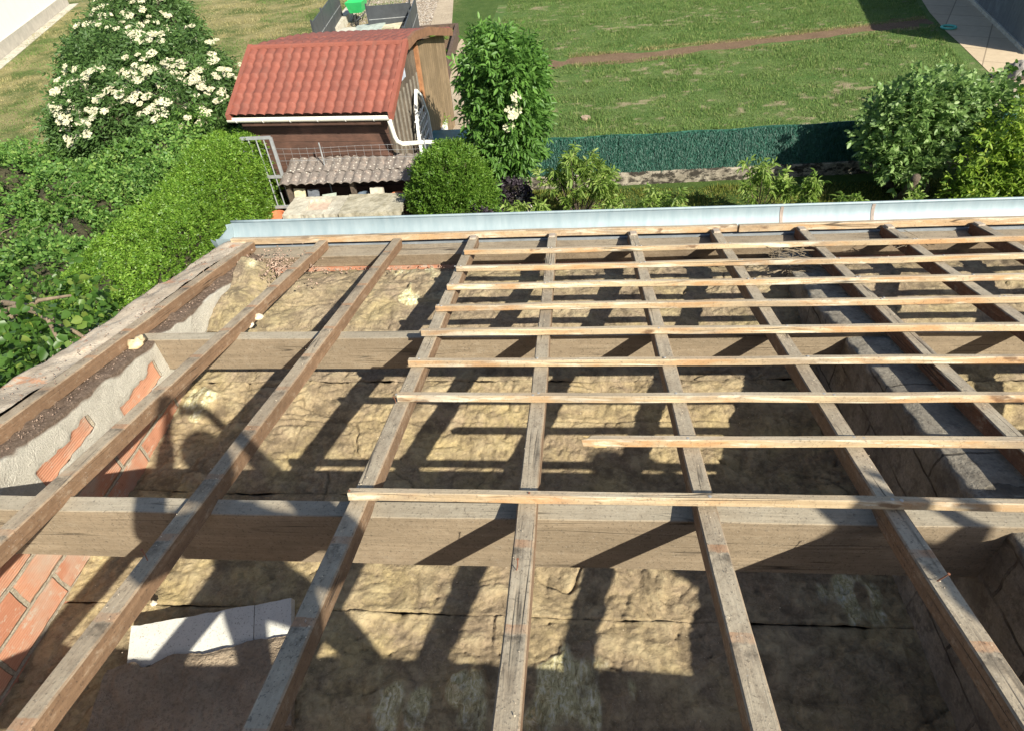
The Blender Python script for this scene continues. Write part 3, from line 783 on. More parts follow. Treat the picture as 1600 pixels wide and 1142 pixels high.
# ---- glass wool lying on the attic floor
def zi(y):
    return np.interp(y, [-6, -2.6, -2.0, -1.35, -.9, -.5, -.3, -.12], [3.29, 3.30, 3.33, 3.41, 3.49, 3.525, 3.49, 3.40])
def ridged(q, oct=4, gain=.5):
    s = 0; a_ = 1.0; tot = 0
    for k in range(oct):
        s = s + a_*(1-np.abs(vnoise(q*(2.07**k) + 9.7*k)))**2; tot += a_; a_ *= gain
    return s/tot
def wool(name, x0, x1, y0, y1, label, mat, seams_y=(), seams_x=(), step=.0075, amp=1.0, seed=0.0, dz=0.0, tufts=()):
    X = np.arange(x0, x1+1e-6, step); Y = np.arange(y0, y1+1e-6, step)
    Xg, Yg = np.meshgrid(X, Y, indexing='ij')
    q = np.stack([Xg, Yg, Xg*0+seed], -1)
    wx = fbm(q*[4, 4, 1]+21, 3)*.07; wy = fbm(q*[4, 4, 1]+63, 3)*.07
    qw = np.stack([Xg+wx, Yg*1.35+wy, Xg*0+seed], -1)
    lum = fbm(q*[2.6, 2.6, 1], 3)*.013
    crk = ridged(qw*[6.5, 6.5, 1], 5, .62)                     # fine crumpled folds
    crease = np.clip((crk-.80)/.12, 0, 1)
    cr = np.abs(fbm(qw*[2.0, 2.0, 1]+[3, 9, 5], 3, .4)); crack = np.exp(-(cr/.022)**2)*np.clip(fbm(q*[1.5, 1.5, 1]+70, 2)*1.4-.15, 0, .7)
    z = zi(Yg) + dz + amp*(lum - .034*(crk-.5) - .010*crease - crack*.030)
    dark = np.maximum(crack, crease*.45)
    for sy in seams_y:
        d = np.abs(Yg - sy - .018*fbm(np.stack([Xg*2.2, Xg*0+seed, Xg*0], -1), 4)); k = np.exp(-(d/.006)**2); k = k*np.clip(.55+.8*vnoise(q*[2.2, 1, 1]+31), .1, 1); z -= .022*k; dark = np.maximum(dark, k*.9)
    for sx in seams_x:
        d = np.abs(Xg - sx - .02*fbm(np.stack([Yg*2.5, Yg*0+seed+3, Yg*0], -1), 4)); k = np.exp(-(d/.006)**2)*np.clip(.2+vnoise(q*[2.5, 2.5, 1]+11), 0, .7); z -= .02*k; dark = np.maximum(dark, k*.8)
    pale = np.zeros_like(z)
    for (tx, ty, r, h) in tufts:
        d = np.hypot(Xg-tx, (Yg-ty)*1.2)/r*(1+.55*fbm(q*[7, 7, 1]+5, 4)); m_ = np.clip(1.15-d, 0, 1); pale = np.maximum(pale, np.clip(m_*2.2*(.35+.9*vnoise(q*[16, 7, 1]+3)), 0, 1)); z += h*np.sqrt(m_)*(.35+.9*ridged(qw*[9, 9, 1]+33, 3))
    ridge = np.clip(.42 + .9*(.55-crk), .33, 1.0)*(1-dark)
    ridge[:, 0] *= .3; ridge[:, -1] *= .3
    P = np.stack([Xg, Yg, z], -1)
    P[0, :, 2] -= .02; P[-1, :, 2] -= .02; P[:, 0, 2] -= .008; P[:, -1, 2] -= .008
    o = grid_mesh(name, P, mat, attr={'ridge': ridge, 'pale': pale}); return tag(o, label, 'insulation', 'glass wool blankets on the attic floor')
def tf(u, v, z, r, h):
    q = PZ(u, v, z); return (q[0], q[1], r, h)
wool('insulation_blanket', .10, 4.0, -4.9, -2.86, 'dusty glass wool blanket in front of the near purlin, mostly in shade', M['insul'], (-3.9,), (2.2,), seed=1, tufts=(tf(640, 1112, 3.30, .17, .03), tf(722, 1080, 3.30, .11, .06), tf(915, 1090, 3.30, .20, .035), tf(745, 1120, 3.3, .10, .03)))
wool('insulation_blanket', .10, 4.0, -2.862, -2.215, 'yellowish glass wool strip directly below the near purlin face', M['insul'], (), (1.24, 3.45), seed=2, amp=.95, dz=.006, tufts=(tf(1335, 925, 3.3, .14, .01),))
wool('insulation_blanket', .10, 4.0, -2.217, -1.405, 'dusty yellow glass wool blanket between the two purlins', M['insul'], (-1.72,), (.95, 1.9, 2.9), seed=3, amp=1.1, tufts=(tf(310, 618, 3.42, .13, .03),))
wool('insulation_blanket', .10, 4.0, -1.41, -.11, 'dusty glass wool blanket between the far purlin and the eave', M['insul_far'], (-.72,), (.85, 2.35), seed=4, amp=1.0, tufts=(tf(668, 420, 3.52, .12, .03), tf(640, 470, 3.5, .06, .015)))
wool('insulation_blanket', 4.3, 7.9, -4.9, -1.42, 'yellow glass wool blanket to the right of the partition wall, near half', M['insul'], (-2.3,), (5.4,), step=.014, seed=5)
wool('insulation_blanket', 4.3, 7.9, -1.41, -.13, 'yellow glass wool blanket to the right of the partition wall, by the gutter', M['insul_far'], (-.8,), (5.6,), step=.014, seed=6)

def lump(name, c, r, mat, label, cat, seed=0, amp=.35, group=None, freq=2.2, n=36, bury=.5):
    """irregular lump: noise-displaced ball, flattened below"""
    th = np.linspace(0, np.pi, n//2+1); ph = np.linspace(0, 2*np.pi, n+1)
    T, Pp_ = np.meshgrid(th, ph, indexing='ij')
    d = np.stack([np.sin(T)*np.cos(Pp_), np.sin(T)*np.sin(Pp_), np.cos(T)], -1)
    k = 1 + amp*fbm(d*freq+seed*3.7, 4)
    P = d*k[..., None]*np.array(r); P[..., 2] = np.maximum(P[..., 2], -r[2]*bury)
    o = grid_mesh(name, P, mat, smooth=n > 20, attr={'ridge': np.clip(.45+1.6*(k-1), .05, 1)}); o.location = c
    return tag(o, label, cat, group)
# strip of glass wool turned up against the gable wall by the eave
def PXw(u, v, x):
    d = ray(u, v); return CAM + d * ((x - CAM[0]) / d[0])
pA, pB = PXw(380, 402, .14), PXw(322, 516, .14)
U, Vv = np.meshgrid(np.linspace(0, 1, 110), np.linspace(0, 1, 60), indexing='ij')
yy_ = pA[1] + (pB[1]-pA[1])*U; ztop_ = pA[2] + (pB[2]-pA[2])*U + .02*fbm(np.stack([U*5, U*0, U*0], -1), 3)
wd = .26 + .10*U
xx_ = .13 + wd*Vv; zf = np.array(zi(yy_))
zz_ = zf + (ztop_-zf)*(1-Vv)**.8 + .05*np.sin(np.pi*Vv)
P = np.stack([xx_, yy_, zz_], -1); rq = ridged(P*7+4, 5, .6); P[..., 2] -= .035*(rq-.5); P[..., 0] += .012*fbm(P*8, 3)
P[0, :, 2] -= .05; P[:, -1, 2] -= .03
o = grid_mesh('insulation_strip', P, M['insul_far'], attr={'ridge': np.clip(.42+.9*(.55-rq), .2, 1), 'pale': np.clip(.55-3*np.hypot(U-.08, Vv-.35), 0, 1)})
tag(o, 'strip of glass wool turned up against the gable wall between the first two rafters', 'insulation')

# ---- debris
def chip_mat(name, a, b): return simple(name, a, .85, 25, .35)
M['chip'] = simple('split_wood', (.62, .47, .28), .8, 25, .3)
M['crumb'] = simple('mortar_crumb', (.34, .24, .18), .95, 25, .5)
M['debris'] = simple('wall_debris', (.26, .185, .14), .95, 25, .5)
M['bit'] = simple('foam_bit', (.66, .55, .40), .9, 25, .25)
lump('wood_chunk', tuple(rf(.085, -1.64, -.055)), (.040, .055, .034), M['chip'], 'splintered pale wood chunk lying on the gable wall beside the first rafter', 'wood chunk', 9, .42, freq=2.4, n=14)
lump('foam_bit', tuple(PZ(390, 508, 3.80)), (.026, .022, .018), M['bit'], 'round cream foam bit on top of the far purlin', 'foam bit', 11, .3, n=16)
lump('foam_bit', tuple(PZ(403, 496, 3.80)), (.030, .024, .020), M['bit'], 'pinkish foam bit leaning behind the round one on the far purlin', 'foam bit', 12, .35, n=16)
lump('foam_bit', tuple(PZ(222, 940, 3.36)), (.018, .016, .014), M['bit'], 'pinkish foam bit on the glass wool, left one above the white slab', 'foam bit', 13, .3, n=16)
lump('foam_bit', tuple(PZ(240, 942, 3.36)), (.016, .014, .012), M['bit'], 'cream foam bit on the glass wool, right one above the white slab', 'foam bit', 14, .3, n=16)
def crumbs(name, pts, smin, smax, mat, label=None):
    V = []; F = []
    base = np.array([(1,0,0),(-1,0,0),(0,1,0),(0,-1,0),(0,0,1),(0,0,-1)], float); tri = [(0,2,4),(2,1,4),(1,3,4),(3,0,4),(2,0,5),(1,2,5),(3,1,5),(0,3,5)]
    for c in pts:
        s = rng.uniform(smin, smax)*rng.uniform(.5, 1.2, 3); q = base*s*rng.uniform(.7, 1.3, (6, 3))
        b = len(V); V.extend([tuple(p+c) for p in q]); F.extend([(b+i, b+j, b+k) for i, j, k in tri])
    o = big_mesh(name, V, F, mat); tag(o, kind='stuff'); return o
pts = []
for _ in range(520):
    u, v = rng.normal(437, 26), rng.normal(418, 13)
    p_ = PZ(u, v, 3.64); pts.append(p_)
for _ in range(500):
    y = rng.uniform(-.36, -.14); x = rng.uniform(.2, 7.6)*(1 if rng.random() < .5 else .35)
    pts.append([x, y, zi(y)+.03])
crumbs('mortar_rubble', pts, .003, .011, M['crumb'])
pts = []
for _ in range(420):
    y = rng.uniform(-3.6, -.2); pts.append([rng.uniform(.045, .11), y, zroof(y, -.075)+.004])
for _ in range(420):
    y = rng.uniform(-3.4, -.1); pts.append([rng.uniform(-.24, .03), y, zroof(y, .004)])
crumbs('wall_top_debris', pts, .0015, .007, M['debris'])
pts = []
for _ in range(500):
    i = rng.integers(2, 10); pts.append(rf(i*W+rng.uniform(-.03, .03), -rng.uniform(.1, 3.9), .002))
for _ in range(500):
    y = rng.uniform(-3.8, -.3); pts.append([rng.uniform(.2, 3.9), y, zi(y)+.03])
crumbs('dust_grit', pts, .001, .003, M['bit'])
# straw and twigs under the right hand battens (old nest)
mb = MB()
for (u, v, z) in ((1225, 400, 3.66), (1240, 392, 3.66), (1225, 420, 3.64), (1255, 415, 3.64), (1415, 382, 3.66)):
    c0 = PZ(u, v, z)
    for _ in range(16):
        a = rng.uniform(0, 6.28); d = np.array([math.cos(a), math.sin(a)*.5, rng.uniform(-.15, .3)])*rng.uniform(.06, .14); c1 = c0+rng.normal(0, .05, 3)*[1, .6, .3]
        mb.tube([c1-d, c1+[0, 0, .012], c1+d], .0022, 5)
tag(mb.build('straw', simple('dry_straw', (.20, .16, .11), .9, 20, .4)), kind='stuff')

# ---- white speckled slab and the brown board leaning in front of it
def slab_mat():
    m, t, p, out = newmat('speckled_slab'); o = coords(t)
    n = noise(t, o, 115, 4, .72); n2 = noise(t, o, 5, 4, .6)
    c = mixc(t, ramp(t, n2, [(.3, 0), (.7, 1)]), (.42, .41, .37), (.53, .52, .47))
    c = mixc(t, ramp(t, n, [(.57, 0), (.66, .8)]), c, (.15, .14, .12))
    S(t, p, 'Base Color', c); S(t, p, 'Roughness', .95); S(t, p, 'Normal', bump(t, n, .6, .004)); return m
M['slab'] = slab_mat()
tl, tr_, br, bl = PZ(205, 978, 3.42), PZ(455, 934, 3.42), PZ(455, 985, 3.36), PZ(188, 1046, 3.36)
ex = (tr_-tl); Lx = np.linalg.norm(ex); ex /= Lx
ey0 = (bl-tl); ey0 -= ex*(ey0@ex); ey = ey0/np.linalg.norm(ey0); ez = np.cross(ey, ex); ez = ez if ez[2] > 0 else -ez
def slab_piece(a, b, hgt, label, seed):
    n = 60; xs_ = np.linspace(a, b, n)
    low = hgt + .009*fbm(np.stack([xs_*8+seed, xs_*0, xs_*0], -1), 2) + .006*fbm(np.stack([xs_*45+seed, xs_*0, xs_*0], -1), 3)
    top = .003*fbm(np.stack([xs_*22+seed, xs_*0+3, xs_*0], -1), 2)
    P = np.zeros((2, n, 2, 3)) 
    mb = MB(); V = []
    for zz in (0, -.05):
        for xx, tt, ll in zip(xs_, top, low):
            V.append(tl + ex*xx + ey*tt + ez*zz); V.append(tl + ex*xx + ey*ll + ez*zz)
    F = []
    for i in range(n-1):
        F.append((2*i, 2*i+1, 2*i+3, 2*i+2)); o_ = 2*n; F.append((o_+2*i, o_+2*i+2, o_+2*i+3, o_+2*i+1))
        F.append((2*i, 2*i+2, o_+2*i+2, o_+2*i)); F.append((2*i+1, o_+2*i+1, o_+2*i+3, 2*i+3))
    F += [(0, 2*n, 2*n+1, 1), (2*n-2, 2*n-1, 4*n-1, 4*n-2)]
    mb.add(V, F); return mb.thing('speckled_slab', M['slab'], label, 'slab', 'broken white slabs on the insulation')
slab_piece(0, Lx*.765, .185, 'large white speckled slab with a broken lower edge, lying on the glass wool in the near corner', 1)
slab_piece(Lx*.77, Lx*1.0, .165, 'short white speckled slab piece, butted to the right end of the large one', 5)
# brown fibre board
c0, c1, c2, c3 = PZ(165, 1046, 3.40), PZ(457, 985, 3.40), PZ(455, 1132, 3.36), PZ(120, 1190, 3.36)
n = 40; U, Vv = np.meshgrid(np.linspace(0, 1, n), np.linspace(0, 1, n), indexing='ij')
P = (c0[None, None]*((1-U)*(1-Vv))[..., None] + c1*(U*(1-Vv))[..., None] + c2*(U*Vv)[..., None] + c3*((1-U)*Vv)[..., None])
eg = np.exp(-(Vv/.06)**2)
P[..., 1] += eg*.02*fbm(np.stack([U*9, U*0, U*0], -1), 4); P[..., 2] += .008*fbm(P*9, 3) + .005*fbm(P*26, 2) - eg*.012
Q = P.copy(); Q[..., 2] -= .045
mb = MB(); mb.grid(P); mb.grid(Q[::-1])
for a, b in ((P[0], Q[0]), (Q[-1], P[-1]), (Q[:, 0], P[:, 0]), (P[:, -1], Q[:, -1])): mb.grid(np.stack([a, b], 0))
fb = soil_mat('fibre_board', (.24, .185, .13), (.40, .32, .23), 9)
mb.thing('fibre_board', fb, 'brown crumbly fibre board covering the lower edge of the white slab', 'board')

# ================================================================== THE GARDEN
def PX(u, v, x):
    d = ray(u, v); return CAM + d * ((x - CAM[0]) / d[0])
def unit(a): return a / (np.linalg.norm(a, axis=-1, keepdims=True) + 1e-9)
def sprigs(base, d, L, m, ll, lw, alpha=.9, droop=.2, jit=.25, fold=.15, curl=.15, rnd=True):
    """leafy twigs: each of N sprigs carries m leaves in pairs plus a tip leaf; returns vertices and quads"""
    N = len(base); up = rng.normal(0, 1, (N, 3)) + np.array([0, 0, 1.2])
    side = unit(np.cross(d, up)); nrm = unit(np.cross(side, d))
    nrm = np.where(nrm[:, 2:3] < 0, -nrm, nrm)
    Ls = L*rng.uniform(.7, 1.3, (N, 1)); out = []
    for j in range(m):
        t = (j//2 + .6)/((m+1)//2); s = 1 if j % 2 else -1
        if j == m-1: ang = .1
        else: ang = alpha
        p = base + d*Ls*t; p = p - np.array([0, 0, 1])*droop*(Ls*t)**1*.3
        ld = unit(d*math.cos(ang) + side*s*math.sin(ang) - np.array([0, 0, droop]) + rng.normal(0, jit, (N, 3)))
        ls = unit(np.cross(nrm + rng.normal(0, .3, (N, 3)), ld)); ln = unit(np.cross(ld, ls))
        k = rng.uniform(.65, 1.25, (N, 1)); a = ll*k; w = lw*k/2
        tipv = p + ld*a - np.array([0, 0, curl])*a - ln*a*.05
        if rnd:
            V = np.stack([p, p + ld*a*.28 + ls*w*.95 + ln*w*fold*2, p + ld*a*.66 + ls*w*.80 + ln*w*fold - np.array([0, 0, curl*.4])*a, tipv,
                          p + ld*a*.66 - ls*w*.80 + ln*w*fold - np.array([0, 0, curl*.4])*a, p + ld*a*.28 - ls*w*.95 + ln*w*fold*2], 1)
        else:
            V = np.stack([p, p + ld*a*.42 + ls*w + ln*w*fold*2, tipv, p + ld*a*.42 - ls*w + ln*w*fold*2], 1)
        out.append(V)
    V = np.concatenate(out, 0)
    if rnd:
        i0 = np.arange(len(V))[:, None]*6
        F = np.concatenate([i0 + np.array([[0, 1, 2, 3]]), i0 + np.array([[0, 3, 4, 5]])], 1).reshape(-1, 4); return V.reshape(-1, 3), F
    V = V.reshape(-1, 3); F = np.arange(len(V)).reshape(-1, 4)
    return V, F
def blob_points(blobs, n, shell=.3, lump=.18, freq=3.0, zmin=None, cull=True):
    B = np.array([list(b[0]) + list(b[1]) for b in blobs], float)
    wgt = (B[:, 3]*B[:, 4] + B[:, 4]*B[:, 5] + B[:, 3]*B[:, 5]); wgt /= wgt.sum()
    k = rng.choice(len(B), n, p=wgt); d = unit(rng.normal(0, 1, (n, 3)))
    r = 1 - shell*rng.random(n)**1.6 + lump*fbm(d*freq + k[:, None]*5.1, 3) + np.where(rng.random(n) < .05, .16*rng.random(n), 0)
    P = B[k, :3] + d*B[k, 3:]*r[:, None]; nrm = unit(d/B[k, 3:])
    keep = np.ones(n, bool)
    if zmin is not None: keep &= P[:, 2] > zmin
    if cull:
        for b in B:
            keep &= ~((((P - b[:3])/b[3:])**2).sum(1) < .45)
    return P[keep], nrm[keep]
def ellip(name, blobs, k, mat, parent, n=18):
    mb = MB()
    for c, r in blobs:
        th = np.linspace(0, np.pi, n//2+1); ph = np.linspace(0, 2*np.pi, n+1); T, Q = np.meshgrid(th, ph, indexing='ij')
        d = np.stack([np.sin(T)*np.cos(Q), np.sin(T)*np.sin(Q), np.cos(T)], -1)
        mb.grid(np.array(c) + d*np.array(r)*(k + .12*fbm(d*3 + np.array(c), 3))[..., None])
    return mb.build(name, mat, parent)
M['bark'] = simple('bark', (.13, .10, .075), .95, 18, .4, .8, .02)
M['twig'] = simple('dark_core', (.060, .055, .03), .95, 30, .4, .8, .02)  # dark fill colour for the hulls added inside hedge and bushes
M['elder_leaf'] = leafmat('elder_leaf', (0.072, 0.163, 0.031), (0.153, 0.297, 0.057), .35, .45)
M['elder_leaf_dark'] = leafmat('elder_bush_leaf', (0.055, 0.113, 0.031), (0.114, 0.200, 0.052), .3, .5)
M['bramble_leaf'] = leafmat('bramble_leaf', (0.062, 0.147, 0.029), (0.166, 0.302, 0.059), .35, .5, (0.287, 0.396, 0.103))
M['hedge_leaf'] = leafmat('hedge_leaf', (0.079, 0.175, 0.020), (0.185, 0.316, 0.037), .35, .45, (0.265, 0.400, 0.067))
M['round_leaf'] = leafmat('round_bush_leaf', (0.070, 0.158, 0.019), (0.148, 0.264, 0.033), .35, .45, (0.228, 0.347, 0.067))
M['apple_leaf'] = leafmat('apple_leaf', (0.099, 0.177, 0.046), (0.221, 0.344, 0.103), .35, .45, (0.375, 0.481, 0.208))
M['plum_leaf'] = leafmat('plum_leaf', (0.122, 0.218, 0.029), (0.276, 0.396, 0.052), .4, .5, (0.443, 0.502, 0.084))
M['peach_leaf'] = leafmat('peach_leaf', (0.128, 0.217, 0.036), (0.271, 0.380, 0.081), .4, .5, (0.435, 0.490, 0.181))
M['hazel_leaf'] = leafmat('hazel_leaf', (0.043, 0.102, 0.017), (0.092, 0.181, 0.032), .35, .4, (0.230, 0.290, 0.058))
M['purple_leaf'] = leafmat('purple_leaf', (.030, .022, .032), (.075, .058, .075), .15, .5)
M['flower'] = leafmat('elder_flower', (.58, .55, .37), (.76, .72, .54), .25, .8, (.52, .50, .26))

# ---- grass blades on the lawns
pts = rng.uniform([-.2, 8.75, 0], [17.5, 27, .006], (190000, 3))
bf = bare_field(pts); pts = pts[rng.random(len(pts)) > bf*.93]
xs_l = np.interp(pts[:, 1], [8, 12.3, 14.2, 18, 23, 28], [14, 12.0, 13.2, 13.9, 15.0, 16.5])
soil_y = np.interp(pts[:, 0], [0, 2.3, 8.8, 14.2], [16.9, 17.3, 18.35, 19.6])
pathx = np.interp(pts[:, 1], [8, 12, 16, 20, 27], [.1, .1, -.4, -1.6, -2.6])
keep = (pts[:, 0] < xs_l - .1) & (np.abs(pts[:, 1]-soil_y) > .42) & (pts[:, 0] > pathx + .25)
blades('grass', pts[keep], .055, .011, M['grass'])
pts = rng.uniform([-24, 7, 0], [-5.0, 31, .004], (90000, 3)); dens = fbm(pts*[.5, .5, 0]+5, 4)
gr = dens > .15
blades('dry_grass', pts[~gr], .05, .012, M['drygrass']); blades('grass_tufts', pts[gr], .055, .012, M['grass'])
xf = rng.uniform(2.4, 14.2, 5200); yf = np.interp(xf, [0, 2.3, 8.8, 14.2], [16.9, 17.3, 18.35, 19.6]) + np.where(rng.random(5200) < .75, .55, -.52) + rng.normal(0, .10, 5200)
blades('straw_fringe', np.stack([xf, yf, xf*0], -1), .055, .012, M['drygrass'])
M['neargrass'] = leafmat('near_grass_blade', (0.109, 0.138, 0.022), (0.217, 0.232, 0.051), .3, .7, (0.362, 0.304, 0.102), .15)
pts = rng.uniform([.2, 5.8, 0], [11.5, 8.2, .004], (30000, 3)); blades('grass_by_house', pts, .06, .010, M['neargrass'])

# ---- green screen fence on its low wall
def screen_mat():
    m, t, p, out = newmat('green_screen'); r = nd(t, "ShaderNodeNewGeometry").outputs['Random Per Island']
    o = coords(t); n = noise(t, mapv(t, o, (3, 1, .4)), 3, 3)
    c = ramp(t, r, [(0, (.012, .060, .040)), (.7, (.026, .115, .078)), (1, (.06, .19, .135))])
    c = mixc(t, ramp(t, n, [(.3, .5), (.6, 0)]), c, (.008, .05, .04))
    S(t, p, 'Base Color', c); S(t, p, 'Roughness', .55); return m
M['screen'] = screen_mat()
scr = empty('screen_fence', (6, 8.5, .25), 'dark green artificial hedge screen fence standing on the stained low wall', 'fence')
mb = MB()
fx = np.arange(.7, 11.6, .1)
for i in range(len(fx)-1):
    x0, x1 = fx[i], fx[i+1]; y0, y1 = fence_line(x0), fence_line(x1)
    wav = .012*math.sin(x0*3)
    mb.obox(((x0+x1)/2, (y0+y1)/2 + .03, .66), (np.array([1, .035, 0])/math.hypot(1, .035), (0, 1, 0), (0, 0, 1)), (.0505, .012, .385 + .012*math.sin(x0*4.2) + .01*math.sin(x0*1.1)))
mb.build('backing', M['screen'], scr)
nb = 95000
bx = rng.uniform(.7, 11.5, nb); bz = .26 + rng.random(nb)*(.775 + .014*np.sin(bx*4.2) + .012*np.sin(bx*1.1) + .02*vnoise(np.stack([bx*9, bx*0, bx*0], -1)))
by = fence_line(bx) + rng.normal(0, .012, nb) - .0
ln = rng.uniform(.025, .065, nb); a = rng.normal(0, .45, nb)
tip = np.stack([bx + np.sin(a)*ln, by - rng.uniform(.0, .05, nb), bz + np.cos(a)*ln*np.where(rng.random(nb) < .35, 1, -1)], -1)
b0 = np.stack([bx, by, bz], -1); sd_ = np.stack([np.full(nb, .0055), rng.normal(0, .003, nb), np.zeros(nb)], -1)
seam = np.zeros(nb, bool)
for sx in (2.55, 3.45, 5.6, 8.1): seam |= np.abs(bx-sx) < .012
keep = ~seam
V = np.stack([b0-sd_, b0+sd_, tip], 1)[keep].reshape(-1, 3)
big_mesh('bristles', V, np.arange(len(V)).reshape(-1, 3), M['screen'], scr)
mb = MB()
for x in np.arange(1.2, 11.5, 1.5): mb2 = MB(); mb2.bar((x, fence_line(x)+.06, .2), (x, fence_line(x)+.06, 1.02), .04); mb2.build('post', simple('green_post', (.03, .09, .06), .5, 9, .2), scr)
M['lowwall'] = mortar_mat('low_wall', (.24, .20, .155), (.46, .42, .34), (.03, .027, .022))
xw = np.arange(.4, 11.8, .03); prof = [(-.03, 0), (-.03, .12), (-.028, .245), (-.02, .265), (.05, .27), (.12, .262), (.12, 0)]
P = np.zeros((len(xw), len(prof), 3))
for k, (dy, z) in enumerate(prof):
    P[:, k] = np.stack([xw, fence_line(xw)+dy-.03, np.full(len(xw), z)], -1)
P += .012*np.stack([0*P[..., 0], fbm(P*9, 3), (P[..., 2] > .1)*fbm(P*7+4, 3)], -1)
_t = M['lowwall'].node_tree; _p = [n for n in _t.nodes if n.type == 'BSDF_PRINCIPLED'][0]; _src = _p.inputs['Base Color'].links[0].from_socket
_o = coords(_t); _st = noise(_t, mapv(_t, _o, (1.6, 1, 3.5)), 3.0, 6, .75)
S(_t, _p, 'Base Color', mixc(_t, ramp(_t, _st, [(.47, 0), (.55, .93)]), _src, (.025, .022, .018)))
lw = grid_mesh('low_wall', P, M['lowwall'], smooth=False); tag(lw, 'low pale concrete wall stained black, under the green screen fence', 'wall')

# ---- hedge (clipped, bright) between the brambles and the house
hg = empty('clipped_hedge', (-3.7, 4.5, 0), 'long bright green clipped hedge running from the house corner to the shed', 'hedge')
def hedge_surface(n):
    # box with rounded shoulders, slightly wandering edges
    y = rng.uniform(-.4, 8.1, n); part = rng.random(n)
    xl = -4.75 + .10*np.sin(y*1.3); xr = -2.66 - .125*y + .08*np.sin(y*1.7+1)
    ht = 1.62 + .05*np.sin(y*2.1) + .05*np.sin(y*.9+2)
    P = np.zeros((n, 3)); Nn = np.zeros((n, 3)); P[:, 1] = y
    top = part < .56; rt = (part >= .56) & (part < .95); ft = part >= .95
    u = rng.random(n)
    P[:, 0] = np.where(top, xl + (xr-xl)*u, xr); sh = np.clip((u-.72)/.28, 0, 1)*top; sl = np.clip((.2-u)/.2, 0, 1)*top
    P[:, 2] = np.where(top, ht - .30*sh**2 - .35*sl**2, ht*(.12+.70*u))
    Nn[:, 2] = np.where(top, 1, .15); Nn[:, 0] = np.where(top, sh*1.2 - sl*1.2, 1)
    P[ft, 1] = 8.1; P[ft, 0] = (xl + (xr-xl)*u)[ft]; P[ft, 2] = rng.random(ft.sum())*1.5; Nn[ft] = (0, 1, .2)
    q = fbm(P*1.7, 3); P += unit(Nn)*(.07*q + .035*fbm(P*6, 2))[:, None] - unit(Nn)*(.10*rng.random(n)**2)[:, None] + unit(Nn)*np.where(rng.random(n) < .05, .10*rng.random(n), 0)[:, None]
    return P, unit(Nn)
P, Nn = hedge_surface(34000)
d = unit(Nn*.8 + np.array([0, 0, .55]) + rng.normal(0, .45, P.shape))
V, F = sprigs(P, d, .075, 5, .046, .024, .8, .1, .3, rnd=False)
big_mesh('leaves', V, F, M['hedge_leaf'], hg)
mb = MB(); yy = np.linspace(-.4, 8.05, 60)
cs = np.array([[(-4.6, .0), (-4.6, 1.2), (-4.35, 1.46), (-3.9, 1.52), (-3.5-.09*y, 1.50), (-3.0-.125*y, 1.36), (-2.80-.125*y, 1.1), (-2.80-.125*y, 0)] for y in yy])
Pc = np.stack([cs[..., 0], np.repeat(yy[:, None], 8, 1), cs[..., 1]], -1); Pc += .04*fbm(Pc*3, 3)[..., None]
mb.grid(Pc); mb.build('branches', M['twig'], hg)  # dark hull added inside the hedge leaves, standing in for shaded depth

# ---- bramble mass on the left
def bush(name, base, label, cat, blobs, n, spr, leaf, core=.72, zmin=.05, group=None, up=.35, out=.8, shell=.3, lump=.18, trunk=None):
    o = empty(name, base, label, cat, group)
    P, Nn = blob_points(blobs, n, shell, lump, zmin=zmin)
    d = unit(Nn*out + np.array([0, 0, up]) + rng.normal(0, .4, P.shape))
    V, F = sprigs(P, d, *spr); big_mesh('leaves', V, F, M[leaf], o)
    if core: ellip('branches', blobs, core, M['twig'], o)  # added dark hull closes gaps between leaves, in place of the shaded inside
    return o
bl = []
for _ in range(60):
    x, y = rng.uniform(-11.5, -4.7), rng.uniform(.2, 8.6)
    h = 1.25 + .35*math.sin(x*1.3+y) + .25*math.cos(y*1.1-x*.7)
    bl.append(((x, y, h*.55), (rng.uniform(.7, 1.1), rng.uniform(.7, 1.1), h*.5)))
br_ = bush('bramble_thicket', (-8, 4, 0), 'sprawling dark green bramble thicket left of the bright clipped hedge', 'shrub', bl, 52000, (.16, 5, .072, .046, .9, .15, .35), 'bramble_leaf', .7, shell=.18, up=.6)
cane_m = simple('dry_cane', (.22, .18, .12), .9, 20, .3)
for _ in range(14):
    c = np.array([rng.uniform(-8.5, -4.8), rng.uniform(.8, 7.0), rng.uniform(1.2, 1.5)]); a = rng.uniform(0, 6.28); dd = np.array([math.cos(a), math.sin(a), rng.uniform(-.2, .5)])*rng.uniform(.12, .28)
    mb = MB(); mb.tube([c-dd, c+[0, 0, .05], c+dd], [.004, .004, .002], 5); mb.build('cane', cane_m, br_)

# ---- flowering elder bush on the left
def flower_head(r=.085, seed=0):
    """flat umbel of small cream florets"""
    q = np.random.default_rng(seed); n = 46
    rr = r*np.sqrt(q.random(n)); a = q.uniform(0, 6.28, n)
    c = np.stack([rr*np.cos(a), rr*np.sin(a), .018 - 1.6*rr**2 + q.normal(0, .004, n)], -1)
    d1 = unit(q.normal(0, 1, (n, 3))*[1, 1, .25]); d2 = unit(np.cross(d1, np.array([0, 0, 1.]) + q.normal(0, .3, (n, 3)))); s = q.uniform(.012, .020, (n, 1))
    V = np.stack([c-d1*s-d2*s, c+d1*s-d2*s, c+d1*s+d2*s, c-d1*s+d2*s], 1).reshape(-1, 3)
    return V, np.arange(n*4).reshape(n, 4)
FH = []
for k in range(3):
    V, F = flower_head(.085+.012*k, k)
    me = bpy.data.meshes.new('flower_head'); me.from_pydata([tuple(p) for p in V], [], [tuple(map(int, f)) for f in F]); me.materials.append(M['flower']); FH.append(me)
